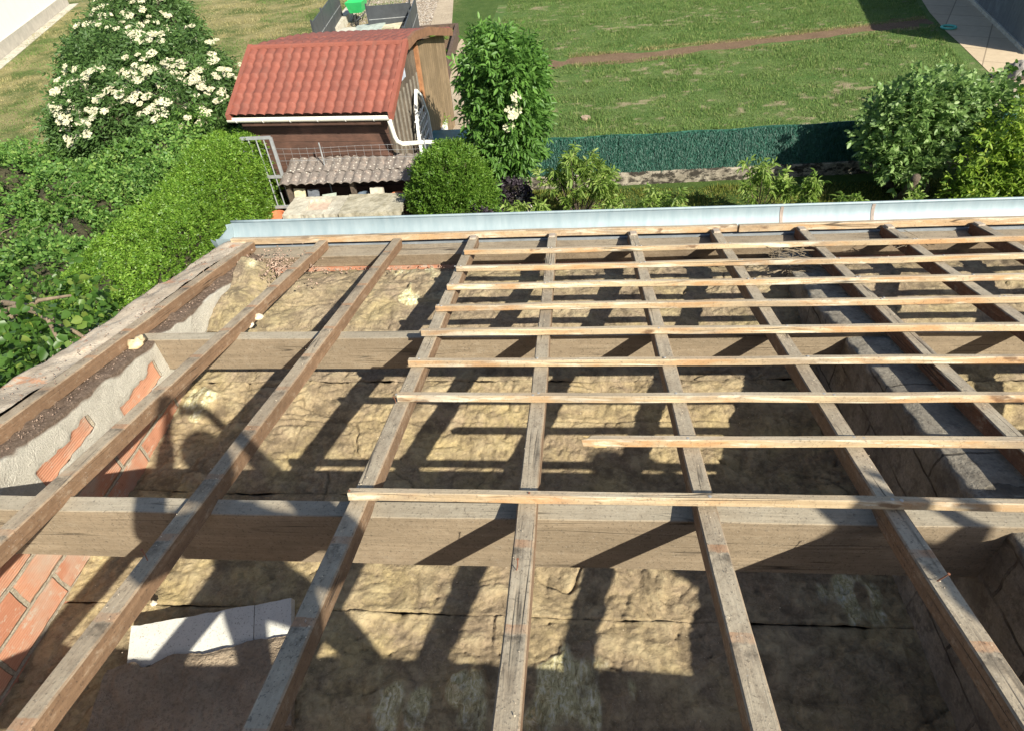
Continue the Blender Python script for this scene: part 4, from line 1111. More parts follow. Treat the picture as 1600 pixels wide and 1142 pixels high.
def put_head(parent, p, nrm, s, k):
    o = bpy.data.objects.new('flower_head', FH[k % 3]); COL.objects.link(o); o.parent = parent
    n_ = Vector(nrm).normalized(); o.location = Vector(p) - parent.location; o.rotation_euler = n_.to_track_quat('Z', 'Y').to_euler(); o.scale = (s, s, s); return o
ebl = [((-7.3, 9.9, 1.15), (1.9, 1.7, 1.3)), ((-6.0, 9.6, 1.1), (1.5, 1.5, 1.25)), ((-8.3, 9.8, .9), (1.1, 1.4, 1.1)), ((-8.1, 11.2, 1.6), (1.5, 1.6, 1.35)), ((-7.0, 10.8, 1.5), (1.4, 1.5, 1.3)),
       ((-9.0, 13.0, 1.6), (1.3, 1.5, 1.6)), ((-9.2, 14.6, 1.7), (1.2, 1.5, 1.7)), ((-5.2, 9.1, .9), (.75, .85, 1.0))]
eb = bush('flowering_elder', (-7.2, 10.3, 0), 'large elder bush covered in flat cream flower heads left of the red roofed shed', 'bush', ebl, 32000, (.20, 5, .115, .042, .8, .3, .3), 'elder_leaf_dark', .78)
P, Nn = blob_points(ebl, 9000, .0, .18, zmin=.5)
view = unit(CAM - P); sc_ = (Nn*view).sum(1) + .5*Nn[:, 2]
P, Nn = P[sc_ > .45], Nn[sc_ > .45]
pu = []
inv = RT.T
for q in P:
    c = inv @ (q - CAM); pu.append((800 + F_PX*c[0]/-c[2], 571 - F_PX*c[1]/-c[2]))
pu = np.array(pu); den = fbm(np.stack([pu[:, 0]/60, pu[:, 1]/45, pu[:, 0]*0], -1), 3)
ok = (pu[:, 1] < 205 + 30*vnoise(np.stack([pu[:,0]/40, pu[:,0]*0, pu[:,0]*0], -1))) & (den > -.30); P, Nn, pu = P[ok], Nn[ok], pu[ok]
ch = []
for i in rng.permutation(len(P)):
    if all(np.linalg.norm(P[i]-P[j]) > .125 for j in ch): ch.append(i)
    if len(ch) >= 430: break
for k, i in enumerate(ch[:100]): put_head(eb, P[i] + Nn[i]*.07 + [0, 0, .05], Nn[i]*.5 + view[0]*.3 + np.array([0, -.2, .8]) + rng.normal(0, .12, 3), rng.uniform(.7, 1.3), k)
Vs = []; 
for i in ch[100:]:
    V, F = flower_head(.085, int(i)); c = P[i]+Nn[i]*.06+[0, 0, .05]; n_ = Vector(Nn[i]*.5+np.array([0, -.3, .8])).normalized(); R_ = np.array(n_.to_track_quat('Z', 'Y').to_matrix()); Vs.append((V*rng.uniform(.7, 1.3)) @ R_.T + c)
if Vs:
    V = np.concatenate(Vs); o = big_mesh('flower_heads', V, np.arange(len(V)).reshape(-1, 4), M['flower'], eb); tag(o, kind='stuff')

# ---- clipped round bush and the tall elder beside it
rb = bush('round_bush', (.28, 6.75, 0), 'clipped dome shaped bright green bush between the stone table and the tall elder', 'bush',
     [((.28, 6.75, .62), (.76, .76, .84)), ((.29, 6.75, 1.0), (.62, .63, .60))], 15000, (.09, 5, .052, .024, .7, .05, .3), 'round_leaf', .84, up=.8, out=.6, shell=.14, lump=.12)
te = empty('tall_elder', (1.0, 8.05, 0), 'tall leafy young elder with three cream flower heads at the end of the screen fence', 'tree')
tbl = [((1.25, 8.0, 2.45), (.68, .65, .66)), ((1.22, 7.95, 1.8), (.68, .62, .7)), ((1.35, 8.0, 1.7), (.66, .62, .7)), ((1.22, 7.9, 1.05), (.62, .58, .55)), ((1.0, 8.05, 2.4), (.42, .45, .55)), ((1.55, 8.0, 2.35), (.4, .45, .5))]
P, Nn = blob_points(tbl, 3300, .55, .25, cull=False)
d = unit(Nn*.7 + np.array([0, 0, .25]) + rng.normal(0, .45, P.shape)); V, F = sprigs(P, d, .22, 7, .135, .048, .95, .28, .2)
big_mesh('leaves', V, F, M['elder_leaf'], te)
mb = MB()
for (x, y, h) in ((1.15, 8.05, 3.05), (.95, 8.0, 3.15), (1.45, 8.05, 2.95), (.8, 8.0, 2.8), (1.65, 8.0, 2.7), (1.25, 7.9, 2.5), (1.0, 7.85, 2.2)):
    mb.tube([(1.0+(x-1)*.15, 8.05, 0), (1.0+(x-1)*.5, 8.05, 1.0), (x, y, h*.75), (x+rng.normal(0, .05), y, h)], [.035, .026, .016, .006], 7)
    top = np.array([x, y, h]); P2 = top + rng.normal(0, .06, (14, 3)); d2 = unit(rng.normal(0, .5, (14, 3)) + [0, 0, .9]); V, F = sprigs(P2, d2, .18, 5, .12, .042, .8, .2, .2); mbv = V
    big_mesh('leaves', V, F, M['elder_leaf'], te)
mb.build('trunk', M['bark'], te)
for k, (u, v) in enumerate(((806, 153), (801, 174), (795, 199))): put_head(te, PY(u, v, 7.28), (0, -.7, .7), (1.05, 1.5, 1.0)[k], k)

# ---- low purple shrubs, a leaning stone and sprouts under the elder
for (x, y, r, lab) in ((.62, 6.75, .38, 'low dark purple leaved shrub beside the clipped round bush'), (1.32, 7.35, .36, 'dark purple grey shrub under the right side of the tall elder'), (.78, 6.2, .30, 'small purple shrub nearest the gutter, left of the leaning stone')):
    bush('purple_shrub', (x, y, 0), lab, 'shrub', [((x, y, .32), (r, r, .34))], 900, (.08, 5, .05, .035, .8, .1, .35), 'purple_leaf', .7)
bush('sprout', (.85, 7.0, 0), 'small bright green elder sprout at the foot of the tall elder', 'plant', [((.85, 7.0, .45), (.24, .24, .28))], 90, (.18, 5, .12, .04, .9, .3, .25), 'elder_leaf', 0)
mb = MB(); mb.obox(PZ(818, 318, .28), unit(np.array([(.55, -.35, -.75), (.6, .8, .06), (.6, -.48, .66)])), (.24, .10, .03)); V = np.array(mb.v); mb.v = [tuple(p) for p in V + .02*rng.normal(0, 1, V.shape)]
mb.thing('leaning_stone', mortar_mat('pale_stone', (.45, .42, .37), (.58, .54, .47), (.33, .28, .22)), 'pale flat stone leaning among the purple shrubs', 'stone')

# ---- young fruit trees just beyond the gutter
def sapling(x, y, h, spread, label, n=26, leaf='peach_leaf', seed=0, blossom=0):
    o = empty('young_fruit_tree', (x, y, 0), label, 'tree', 'young fruit trees by the gutter')
    mb = MB(); Ps = []; Ds = []
    for k in range(n):
        a = rng.uniform(0, 6.28); s = spread*math.sqrt(rng.random()); hh = h*(1 - .55*(s/spread)**1.3*rng.uniform(.5, 1)) if k else h
        tipp = np.array([x+s*math.cos(a), y+s*.6*math.sin(a), hh]); b0 = np.array([x, y, .15]); md = b0*.4 + tipp*.6 + [0, 0, -.08]
        mb.tube([b0, md, tipp], [.012, .008, .003], 5)
        for t in np.linspace(.45, 1, 9):
            p = md + (tipp-md)*t; Ps.append(p + rng.normal(0, .02, 3)); Ds.append((tipp-md)/np.linalg.norm(tipp-md)*.5 + rng.normal(0, .55, 3) + [0, 0, .25])
    mb.build('stems', M['bark'], o)
    V, F = sprigs(np.array(Ps), unit(np.array(Ds)), .13, 7, .125, .034, .8, .35, .25, curl=.3); big_mesh('leaves', V, F, M[leaf], o)
    return o
sapling(2.65, 6.55, 1.55, .75, 'tallest young fruit tree, narrow yellow green leaves, before the left end of the screen fence', 34)
sapling(1.75, 6.1, .85, .5, 'low sapling with narrow pale leaves beside the purple shrubs', 12)
sapling(3.75, 6.2, .95, .75, 'low spreading sapling with narrow pale leaves in the middle behind the gutter', 20)
sapling(5.9, 6.6, 1.2, .45, 'slender sapling behind the gutter, left of the shaded lawn', 13)
sapling(6.5, 6.3, 1.05, .36, 'slender sapling behind the gutter, at the left edge of the shade', 10)
sapling(7.3, 6.0, .8, .35, 'low sapling tip just above the gutter in the shade', 6)
sapling(8.2, 6.0, .75, .30, 'small sapling tip just above the gutter near the leaning trunk', 5)

# ---- apple tree, plum tree on the right
def tree(name, base, label, blobs, nspr, spr, leaf, limbs, shell=.8, group=None, lump=.42):
    o = empty(name, base, label, 'tree', group)
    P, Nn = blob_points(blobs, nspr, shell, lump, cull=False)
    d = unit(Nn*.7 + np.array([0, 0, .45]) + rng.normal(0, .5, P.shape)); V, F = sprigs(P, d, *spr)
    big_mesh('crown', V, F, M[leaf], o)
    mb = MB()
    for pts_, r0, r1 in limbs: mb.tube(pts_, list(np.linspace(r0, r1, len(pts_))), 9)
    mb.build('trunk', M['bark'], o); return o
ab = np.array([9.0, 7.35, 0])
tree('apple_tree', tuple(ab), 'round grey green apple tree hanging over the right end of the screen fence',
     [((8.35, 7.6, 1.55), (.62, .6, .5)), ((8.95, 7.7, 1.65), (.70, .62, .5)), ((8.15, 7.3, 1.15), (.5, .5, .45)), ((8.8, 7.3, 1.1), (.7, .55, .45)), ((9.6, 7.8, 1.55), (.55, .55, .42)), ((8.4, 7.0, .85), (.42, .4, .32))], 1900, (.16, 7, .095, .060, .9, .05, .3), 'apple_leaf',
     [([(8.8, 6.95, 0), (8.9, 7.1, .4), (8.8, 7.3, .9), (8.6, 7.4, 1.5)], .12, .05), ([(8.8, 7.3, .8), (9.1, 7.5, 1.3), (9.5, 7.6, 1.7)], .06, .02), ([(8.8, 7.25, .7), (8.4, 7.2, 1.1), (8.1, 7.2, 1.4)], .05, .02)])
tree('plum_tree', (10.4, 6.5, 0), 'bushy yellow green plum tree at the right edge, in front of the apple tree',
     [((9.75, 6.5, 1.1), (.7, .62, .62)), ((10.4, 6.7, 1.45), (.85, .7, .62)), ((11.3, 7.0, 1.6), (.9, .8, .7)), ((9.4, 6.1, .65), (.6, .55, .5)), ((10.3, 6.0, .75), (.85, .65, .6)), ((11.3, 6.3, .9), (.9, .8, .75)), ((9.0, 5.7, .4), (.5, .5, .32)), ((10.1, 5.5, .45), (.8, .5, .42))], 4600, (.15, 7, .095, .040, .85, .2, .35), 'plum_leaf',
     [([(10.3, 6.4, 0), (10.4, 6.45, .8), (10.6, 6.6, 1.6)], .07, .03), ([(10.4, 6.45, .6), (10.9, 6.6, 1.2), (11.5, 6.8, 1.8)], .05, .02), ([(10.35, 6.4, .5), (9.9, 6.3, 1.0), (9.7, 6.2, 1.5)], .05, .02)])
b0, b1 = PZ(1400, 318, .05), PZ(1432, 278, .9)
mb = MB(); mb.tube([b0, b0*.6+b1*.4+[.05, 0, .03], b1], [.10, .085, .07], 10); mb.thing('dead_tree', M['bark'], 'dark leaning bare old tree stem in the shade under the apple tree', 'tree', smooth=True)
lump('stump', tuple(PZ(1412, 278, .25)), (.34, .26, .34), M['bark'], 'brown rough stump at the foot of the screen fence in the shade', 'stump', 22, .3)
xs_ = PZ(1580, 190, 0)
bush('small_sapling', tuple(PZ(1563, 165, 0)), 'small dark leaved sapling against the worn ground at the right edge', 'plant', [(tuple(PZ(1563, 150, .5)), (.25, .25, .5))], 60, (.25, 6, .14, .09, .9, .2, .3), 'hazel_leaf', 0)

# ---- broad leaved tree close to the gable, lower left
hz = empty('hazel_tree', (-2.3, -.9, 0), 'broad leaved tree with bare crossing branches close to the gable wall, lower left', 'tree')
P = []; 
for _ in range(850):
    u, v = rng.uniform(-60, 165), rng.normal(555, 62); z = rng.uniform(1.2, 2.9)
    if u > 150 - (v-470)*.9 + 40: continue
    P.append(PZ(u, v, z))
P = np.array(P); P = P[(P[:, 0] < -.55)]
d = unit(rng.normal(0, .8, P.shape) + [0, 0, .15]); V, F = sprigs(P, d, .17, 5, .088, .066, .95, .3, .3); big_mesh('crown', V, F, M['hazel_leaf'], hz)
mb = MB()
br1 = [PZ(-40, 500, 2.2), PZ(30, 480, 2.6), PZ(70, 492, 2.7), PZ(120, 520, 2.75), PZ(150, 540, 2.7)]
br2 = [PZ(-20, 470, 2.3), PZ(40, 478, 2.65), PZ(75, 500, 2.75), PZ(95, 540, 2.7)]
br3 = [PZ(-50, 540, 2.3), PZ(10, 500, 2.5), PZ(60, 470, 2.7), PZ(110, 462, 2.8)]
for b_ in (br1, br2, br3): mb.tube(b_, list(np.linspace(.035, .012, len(b_))), 8)
mb.tube([(-2.4, -1.6, 0), (-2.4, -1.5, 1.2), tuple(PZ(-40, 520, 2.2))], [.12, .10, .06], 10)
mb.build('trunk', simple('hazel_bark', (.24, .18, .12), .9, 18, .35), hz)

# ================================================================== SHED, YARD AND NEIGHBOURS
def plank_mat(name, a, b, axis='Z', width=.13, gap=(.03, .02, .015)):
    m, t, p, out = newmat(name); o = coords(t); x, y, z = sep(t, o)
    k = {'X': x, 'Y': y, 'Z': z}[axis]
    q = math_(t, 'DIVIDE', k, width); fr = math_(t, 'FRACT', q); idn = math_(t, 'FLOOR', q)
    rv = nd(t, "ShaderNodeTexWhiteNoise", {'W': idn}, noise_dimensions='1D').outputs[0]
    sc = {'X': (8, 1, 1), 'Y': (1, 8, 1), 'Z': (1, 1, 8)}[axis]
    n = noise(t, mapv(t, o, tuple(3*s for s in sc)), 2.5, 6, .65, .6); n2 = noise(t, o, 2.2, 4, .6)
    c = mixc(t, rv, a, b); c = mixc(t, ramp(t, n, [(.35, .55), (.65, 0)]), c, tuple(v*.5 for v in a)); c = mixc(t, ramp(t, n2, [(.5, 0), (.7, .4)]), c, tuple(min(1, v*1.6) for v in b))
    g_ = ramp(t, fr, [(.0, 1), (.05, 0), (.95, 0), (1, 1)]); c = mixc(t, g_, c, gap)
    S(t, p, 'Base Color', c); S(t, p, 'Roughness', .8); S(t, p, 'Normal', bump(t, math_(t, 'SUBTRACT', math_(t, 'MULTIPLY', n, .4), g_), .6, .012)); return m
M['shed_plank'] = plank_mat('shed_planks', (.075, .038, .026), (.125, .062, .042), 'Z', .145)
M['shed_side'] = plank_mat('shed_side_planks', (.085, .062, .044), (.15, .115, .08), 'Y', .12)
M['tan_plank'] = plank_mat('tan_planks', (.17, .115, .06), (.25, .175, .10), 'Y', .16)
M['orange_post'] = simple('orange_timber', (.36, .17, .08), .7, 9, .3)
def tile_mat():
    m, t, p, out = newmat('red_metal_tile'); o = coords(t)
    n = noise(t, o, 6, 6, .7); n2 = noise(t, o, 40, 3, .6)
    c = mixc(t, ramp(t, n, [(.3, 0), (.7, 1)]), (.210, .067, .046), (.265, .090, .062))
    c = mixc(t, ramp(t, n2, [(.58, 0), (.75, .3)]), c, (.16, .055, .04))
    c = mixc(t, math_(t, 'MULTIPLY', attr(t, 'tint'), .45), c, (.14, .052, .040))
    dr = noise(t, mapv(t, o, (3, .8, 1)), 2.5, 5, .7); c = mixc(t, ramp(t, dr, [(.52, 0), (.68, .4)]), c, (.13, .07, .055))
    c = mixc(t, ramp(t, noise(t, o, 22, 5, .75), [(.66, 0), (.72, .5)]), c, (.40, .30, .24))
    S(t, p, 'Base Color', c); S(t, p, 'Roughness', .65); S(t, p, 'Specular IOR Level', .25); return m
M['tile'] = tile_mat()
M['white_pvc'] = simple('white_pvc', (.72, .69, .60), .45, 5, .08, .05)
M['white'] = simple('white_paint', (.74, .73, .70), .6, 5, .08, .1)
M['grey_metal'] = simple('grey_metal', (.34, .35, .36), .5, 9, .2, metallic=.3)
M['dark_panel'] = simple('anthracite_panel', (.055, .060, .066), .5, 4, .2, .05)
shed = empty('garden_shed', (-2.4, 9.5, 0), 'brown plank garden shed with a red metal tile roof and white gutter', 'shed')
E0, E1, YE, YR, YB, ZE, ZR, ZB = -4.035, -.765, 7.46, 9.0, 12.5, 2.03, 2.86, 2.24
def tiles(y0, z0, y1, z1, x0, x1, cols, rows, name, amp=.034, stepz=.042, sag=0.0):
    nx, ny = cols*9+1, rows*7+1
    u = np.linspace(0, 1, nx); v = np.linspace(0, 1, ny)
    U, Vv = np.meshgrid(u, v, indexing='ij')
    fr = (Vv*rows) % 1.0; fr[:, -1] = 1
    wave = np.abs(np.sin(np.pi*U*cols))**.75
    fx_ = (U*cols) % 1.0
    lip = .9*np.sin(np.pi*fx_)                    # the scalloped lower edge of every row
    h = amp*wave + stepz*(1-fr) - .004
    X = x0+(x1-x0)*U; Y = y0+(y1-y0)*(Vv - lip*.06*(fr < .15)/rows*2); Z = z0+(z1-z0)*Vv + h - sag*np.sin(np.pi*Vv)
    ci, ri = np.floor(U*cols*.9999), np.floor(Vv*rows*.9999); tint = (np.sin(ci*12.9898 + ri*78.233 + rows)*43758.5453) % 1.0
    return grid_mesh(name, np.stack([X, Y, Z], -1), M['tile'], shed, smooth=False, attr={'tint': tint})
tiles(YE, ZE, YR-.02, ZR-.01, E0, E1, 17, 7, 'front_roof')
tiles(YB, ZB, YR+.02, ZR-.01, E1, E0, 17, 9, 'rear_roof', sag=-.05)
mb = MB(); mb.tube([(E0-.03, YR, ZR-.005), (E1+.03, YR, ZR-.005)], .065, 10); mb.build('ridge_cap', M['tile'], shed)
for x in (E0-.03, E1-.05):
    mb = MB(); mb.add([(x, YE-.02, ZE-.08), (x+.09, YE-.02, ZE-.08), (x+.09, YR, ZR-.06), (x, YR, ZR-.06), (x, YE-.02, ZE+.06), (x+.09, YE-.02, ZE+.06), (x+.09, YR, ZR+.07), (x, YR, ZR+.07)],
           [(0,3,2,1),(4,5,6,7),(0,1,5,4),(1,2,6,5),(2,3,7,6),(3,0,4,7)]); mb.build('verge_trim', M['tile'], shed)
mb = MB(); rk = [(E1, YR, ZR-.05), (E1, YR+.6, ZR-.03), (E1, YR+1.5, ZR-.16), (E1, YB, ZB-.04)]
for a, b in zip(rk[:-1], rk[1:]): mb.bar(a, b, .07, .16)
mb.build('rear_fascia', simple('brown_fascia', (.20, .105, .06), .7, 8, .3), shed)
mb = MB(); mb.box((-3.95, 7.70, 0), (-.98, 7.74, 2.12)); mb.build('front_wall', M['shed_plank'], shed)
# right side wall, dark slatted front part and tan rear part with an orange post between
def side(y0, y1, mat, name, x=-.97, th=.04, zt=None):
    def zr(y): return (ZE + (ZR-ZE)*(y-YE)/(YR-YE) - .07) if y < YR else (ZR + (ZB-ZR)*(y-YR)/(YB-YR) - .07)
    ys_ = [y0] + [y for y in (YR,) if y0 < y < y1] + [y1]
    V = []; n = len(ys_)
    for xx in (x, x-th):
        V += [(xx, y, 0) for y in ys_] + [(xx, y, zr(y)) for y in ys_]
    mb = MB(); o_ = 2*n
    F = []
    for i in range(n-1):
        F += [(i, i+1, n+i+1, n+i), (o_+i, o_+n+i, o_+n+i+1, o_+i+1), (n+i, n+i+1, o_+n+i+1, o_+n+i)]
    F += [(0, n, o_+n, o_), (n-1, o_+n-1, o_+2*n-1, 2*n-1)]
    mb.add(V, F); return mb.build(name, mat, shed)
side(7.74, 10.0, M['shed_side'], 'side_wall'); side(10.12, 12.35, M['tan_plank'], 'rear_side_wall', -.93)
mb = MB(); mb.box((-1.02, 10.0, 0), (-.90, 10.12, 2.6)); mb.build('corner_post', M['orange_post'], shed)
mb = MB(); mb.box((-3.95, 12.35, 0), (-.93, 12.39, 2.1)); mb.build('rear_wall', M['shed_plank'], shed)
mb = MB(); mb.box((-3.99, 7.74, 0), (-3.95, 12.35, 2.0)); mb.build('left_wall', M['shed_plank'], shed)
mb = MB()
for y in np.arange(7.95, 9.9, .24): mb.box((-.968, y, .9), (-.945, y+.05, 2.05))
mb.build('slats', simple('pale_slats', (.22, .195, .16), .8, 9, .3), shed)
mb = MB(); mb.obox((-.88, 8.55, 2.38), ((0, 1, 0), (1, 0, 0), (0, 0, 1)), (.28, .05, .09)); mb.build('gable_board', simple('blue_white_board', (.40, .43, .50), .6, 7, .6), shed)
# gutter and down pipe
mb = MB(); t_ = np.radians(np.linspace(-5, 185, 12)); gy, gz, gr = YE-.05, ZE-.015, .062
P = np.stack([np.stack([np.full(12, x), gy-gr*np.cos(t_), gz-gr*np.sin(t_)], -1) for x in np.linspace(E0+.02, E1-.02, 8)]); mb.grid(P); mb.grid((P*[1, 1, 1]+[0, 0, -.003])[:, ::-1])
sg = mb.build('gutter', M['white_pvc'], shed, smooth=True)
mb = MB()
for x in np.arange(E0+.2, E1, .55): mb.tube([(x, gy-gr*math.cos(a)*1.08, gz-gr*math.sin(a)*1.08) for a in np.linspace(0, 3.14, 9)], .007, 6)
mb.build('bracket', M['white'], shed)
mb = MB(); pe = PZ(678, 218, 1.30); p0 = np.array([-.80, gy, gz-.06])
mb.tube([p0, p0+[0, .02, -.10], p0+[.02, .05, -.32], p0+[.05, .06, -.42], p0+[.14, .06, -.47], pe+[-.15, 0, .01], pe], .042, 12); mb.build('downpipe', M['white_pvc'], shed, smooth=True)

shed.rotation_euler = (0, 0, -.082); shed.location.x += .17
# grey metal gate leaning by the hedge
gt = empty('metal_gate', (-3.6, 7.35, 0), 'narrow grey metal bar gate standing between the hedge and the shed front', 'gate')
c0, c1, c2, c3 = PY(388, 205, 7.3), PY(434, 203, 7.3), PY(452, 290, 7.0), PY(425, 292, 7.0)
c0 = np.array([-3.78, 7.32, 1.72]); c1 = np.array([-3.18, 7.32, 1.72]); c2 = np.array([-3.12, 7.2, .35]); c3 = np.array([-3.72, 7.2, .35])
mb = MB()
for a, b in ((c0, c1), (c1, c2), (c2, c3), (c3, c0), (c0*.45+c3*.55, c1*.45+c2*.55)): mb.bar(a, b, .05)
mb.build('gate_frame', M['grey_metal'], gt)
for k in range(1, 4):
    mb = MB(); mb.tube([c0+(c1-c0)*k/4, c3+(c2-c3)*k/4], .013, 8); mb.build('bar', M['grey_metal'], gt)

# old tile lean-to with pots under it
lt = empty('tile_shelter', (-1.75, 7.4, 0), 'low shelter roofed with two rows of lichen spotted old tiles in front of the shed', 'shelter')
def oldtile_mat():
    m, t, p, out = newmat('old_tile'); o = coords(t); n = noise(t, o, 9, 6, .7); n2 = voro(t, o, 16); n3 = noise(t, o, 26, 4, .7); n4 = noise(t, mapv(t, o, (1, 1, 1), (5, 5, 5)), 5, 4, .6)
    c = mixc(t, ramp(t, n, [(.3, 0), (.7, 1)]), (.125, .105, .092), (.225, .19, .165)); c = mixc(t, ramp(t, n4, [(.56, 0), (.66, .6)]), c, (.36, .28, .23))
    c = mixc(t, math_(t, 'MULTIPLY', ramp(t, n2, [(.16, 1), (.30, 0)]), ramp(t, n3, [(.44, 0), (.54, 1)])), c, (.62, .58, .50)); S(t, p, 'Base Color', c); S(t, p, 'Roughness', .95); S(t, p, 'Normal', bump(t, n3, .7, .01)); return m
M['oldtile'] = oldtile_mat()
nx, rows = 16*8+1, 2
for r_ in range(rows):
    u = np.linspace(0, 1, nx); v = np.linspace(0, 1, 8); U, Vv = np.meshgrid(u, v, indexing='ij')
    h = .032*np.abs(np.sin(np.pi*U*16)) + .02*(1-Vv) + .008*fbm(np.stack([U*40, Vv*2, U*0+r_], -1), 2)
    ya_, yb_ = (6.92, 7.28) if r_ == 0 else (7.24, 7.66); za, zb_ = (.92, 1.02) if r_ == 0 else (1.02, 1.14)
    top_ = np.stack([-3.12+2.85*U + .05*r_, ya_+(yb_-ya_)*Vv, za+(zb_-za)*Vv+h], -1); o = grid_mesh('tile_row', top_, M['oldtile'], lt, smooth=False)
    bot_ = top_.copy(); bot_[..., 2] -= .018; mb = MB(); mb.grid(bot_[::-1]); mb.grid(np.stack([top_[:, 0], bot_[:, 0]], 1)[::-1]); mb.build('tile_underside', M['oldtile'], lt)
for x in (-3.05, -1.75, -.6):
    mb = MB(); mb.box((x-.04, 7.1, 0), (x+.04, 7.2, .93)); mb.build('post', M['bark'], lt)
mb = MB(); mb.box((-3.1, 7.55, 0), (-.55, 7.60, .98)); mb.build('back_board', M['shed_plank'], lt)
wf = empty('wire_fence', (-1.9, 7.35, 1.0), 'thin sagging wire netting strung above the old tile shelter', 'fence')
mb = MB()
for z in (1.22, 1.36, 1.48): mb.tube([(x, 7.40, z+.01*math.sin(x*3)-.03*math.sin((x+3.8)/3.6*3.1)*(z > 1.4)) for x in np.linspace(-3.9, -.2, 16)], .0028, 5)
for x in np.arange(-3.7, -.3, .16): mb.tube([(x, 7.40, 1.1), (x+.01, 7.40, 1.47)], .002, 4)
mb.build('netting', M['grey_metal'], wf)
for x in (-3.85, -2.3, -.25):
    mb = MB(); mb.tube([(x, 7.4, 0), (x, 7.4, 1.55)], .014, 6); mb.build('stake', M['grey_metal'], wf)

# bits and pots stored under the tiles (on a plank)
mb = MB(); mb.box((-3.05, 6.95, 0), (-.7, 7.35, .40)); mb.thing('plank_stack', M['bark'], 'stack of dark planks under the old tile shelter', 'planks')
def leaning(name, x, w, h, col, label, cat, tilt=.35, y=7.08, th=.03, rz=0.0):
    mb = MB(); a = np.array([math.cos(rz), math.sin(rz), 0]); b = np.array([0, math.sin(tilt), math.cos(tilt)]); n_ = np.cross(a, b)
    mb.obox(np.array([x, y, .41]) + b*h/2, (a, n_, b), (w/2, th/2, h/2)); V = np.array(mb.v); mb.v = [tuple(q) for q in V + rng.normal(0, .006, V.shape)]
    return mb.thing(name, simple(name, col, .85, 12, .3), label, cat)
leaning('stone_slab', -2.86, .22, .34, (.50, .44, .30), 'yellowish stone slab leaning at the left end under the tiles', 'stone')
leaning('roof_slate', -2.58, .22, .32, (.11, .12, .14), 'dark grey slate leaning beside the yellowish stone slab', 'slate')
leaning('glazed_tile', -2.28, .26, .22, (.30, .34, .29), 'pale green tile leaning under the shelter, next to the dark slate', 'tile', .6, rz=.2)
leaning('wood_offcut', -1.95, .42, .16, (.26, .17, .11), 'brown wood offcut lying under the shelter', 'wood', .8, th=.08, rz=.15)
leaning('concrete_block', -1.28, .26, .32, (.47, .43, .35), 'pale concrete block standing in the middle under the shelter', 'block', .25, th=.10)
def pot(x, y, z, r, h, col, label, name='flower_pot'):
    mb = MB(); mb.lathe((x, y, z), [(0, 0), (r*.68, 0), (r*.95, h*.82), (r*1.08, h*.82), (r*1.08, h), (r*.93, h), (r*.88, h*.75), (0, h*.7)], 22); return mb.thing(name, simple(name, col, .75, 14, .2), label, 'pot', 'pots in the yard', smooth=False)
pot(-1.68, 7.02, .41, .11, .14, (.52, .20, .10), 'orange terracotta pot under the shelter, left of the concrete block')
pot(-1.58, 7.18, .41, .11, .18, (.10, .13, .17), 'blue grey pot behind the orange one under the shelter')
pot(-.86, 7.05, .41, .135, .20, (.50, .18, .09), 'terracotta pot under the shelter, right of the concrete block')
pot(-.62, 7.08, .41, .10, .12, (.62, .60, .55), 'small whitish pot at the right end under the shelter')
pb = PZ(437, 326, .12); pot(-3.42, 6.95, .0, .20, .30, (.55, .19, .09), 'wide orange bowl pot on the ground left of the stone table')

# concrete table: sink slab and mossy slab on white legs
tb = empty('stone_table', (-1.78, 6.6, 0), 'old pale concrete garden table of two slabs, the left one with a sink opening', 'table')
M['mossy'] = mortar_mat('mossy_concrete', (.36, .33, .25), (.55, .51, .41), (.22, .19, .12))
M['pale_conc'] = mortar_mat('pale_concrete', (.45, .42, .34), (.60, .56, .47), (.36, .31, .24))
def slab_mb(x0, x1, y0, y1, z0, z1):
    mb = MB(); n = 24; P = np.array([[(x0+(x1-x0)*i/n, y0+(y1-y0)*j/n, z1) for j in range(n+1)] for i in range(n+1)]); P[..., 2] += .006*fbm(P*12, 3)
    P[:, 0, 1] += .012*fbm(P[:, 0]*11, 3); P[-1, :, 0] += .015*fbm(P[-1]*11, 3); Q = P.copy(); Q[..., 2] = z0
    mb.grid(P); mb.grid(Q[::-1])
    for a, b in ((P[0], Q[0]), (Q[-1], P[-1]), (Q[:, 0], P[:, 0]), (P[:, -1], Q[:, -1])): mb.grid(np.stack([a, b], 0))
    return mb
slab_mb(-1.80, -.64, 6.22, 7.0, .56, .66).build('mossy_slab', M['mossy'], tb)
mb = slab_mb(-2.92, -2.55, 6.26, 7.02, .54, .635)
for q in (slab_mb(-2.10, -1.815, 6.26, 7.02, .54, .635), slab_mb(-2.548, -2.102, 6.26, 6.45, .54, .634), slab_mb(-2.548, -2.102, 6.90, 7.02, .54, .634)): mb.add(q.v, q.f)
sk = mb.build('sink_slab', M['pale_conc'], tb)
mb = MB(); mb.box((-2.548, 6.45, .53), (-2.102, 6.90, .575)); mb.build('sink_bottom', simple('sink_bottom', (.50, .38, .30), .8, 9, .25), tb)
for x in (-2.75, -1.95, -1.60, -.82):
    mb = MB(); mb.box((x-.06, 6.32, 0), (x+.06, 6.9, .535)); mb.build('leg', M['white'], tb)

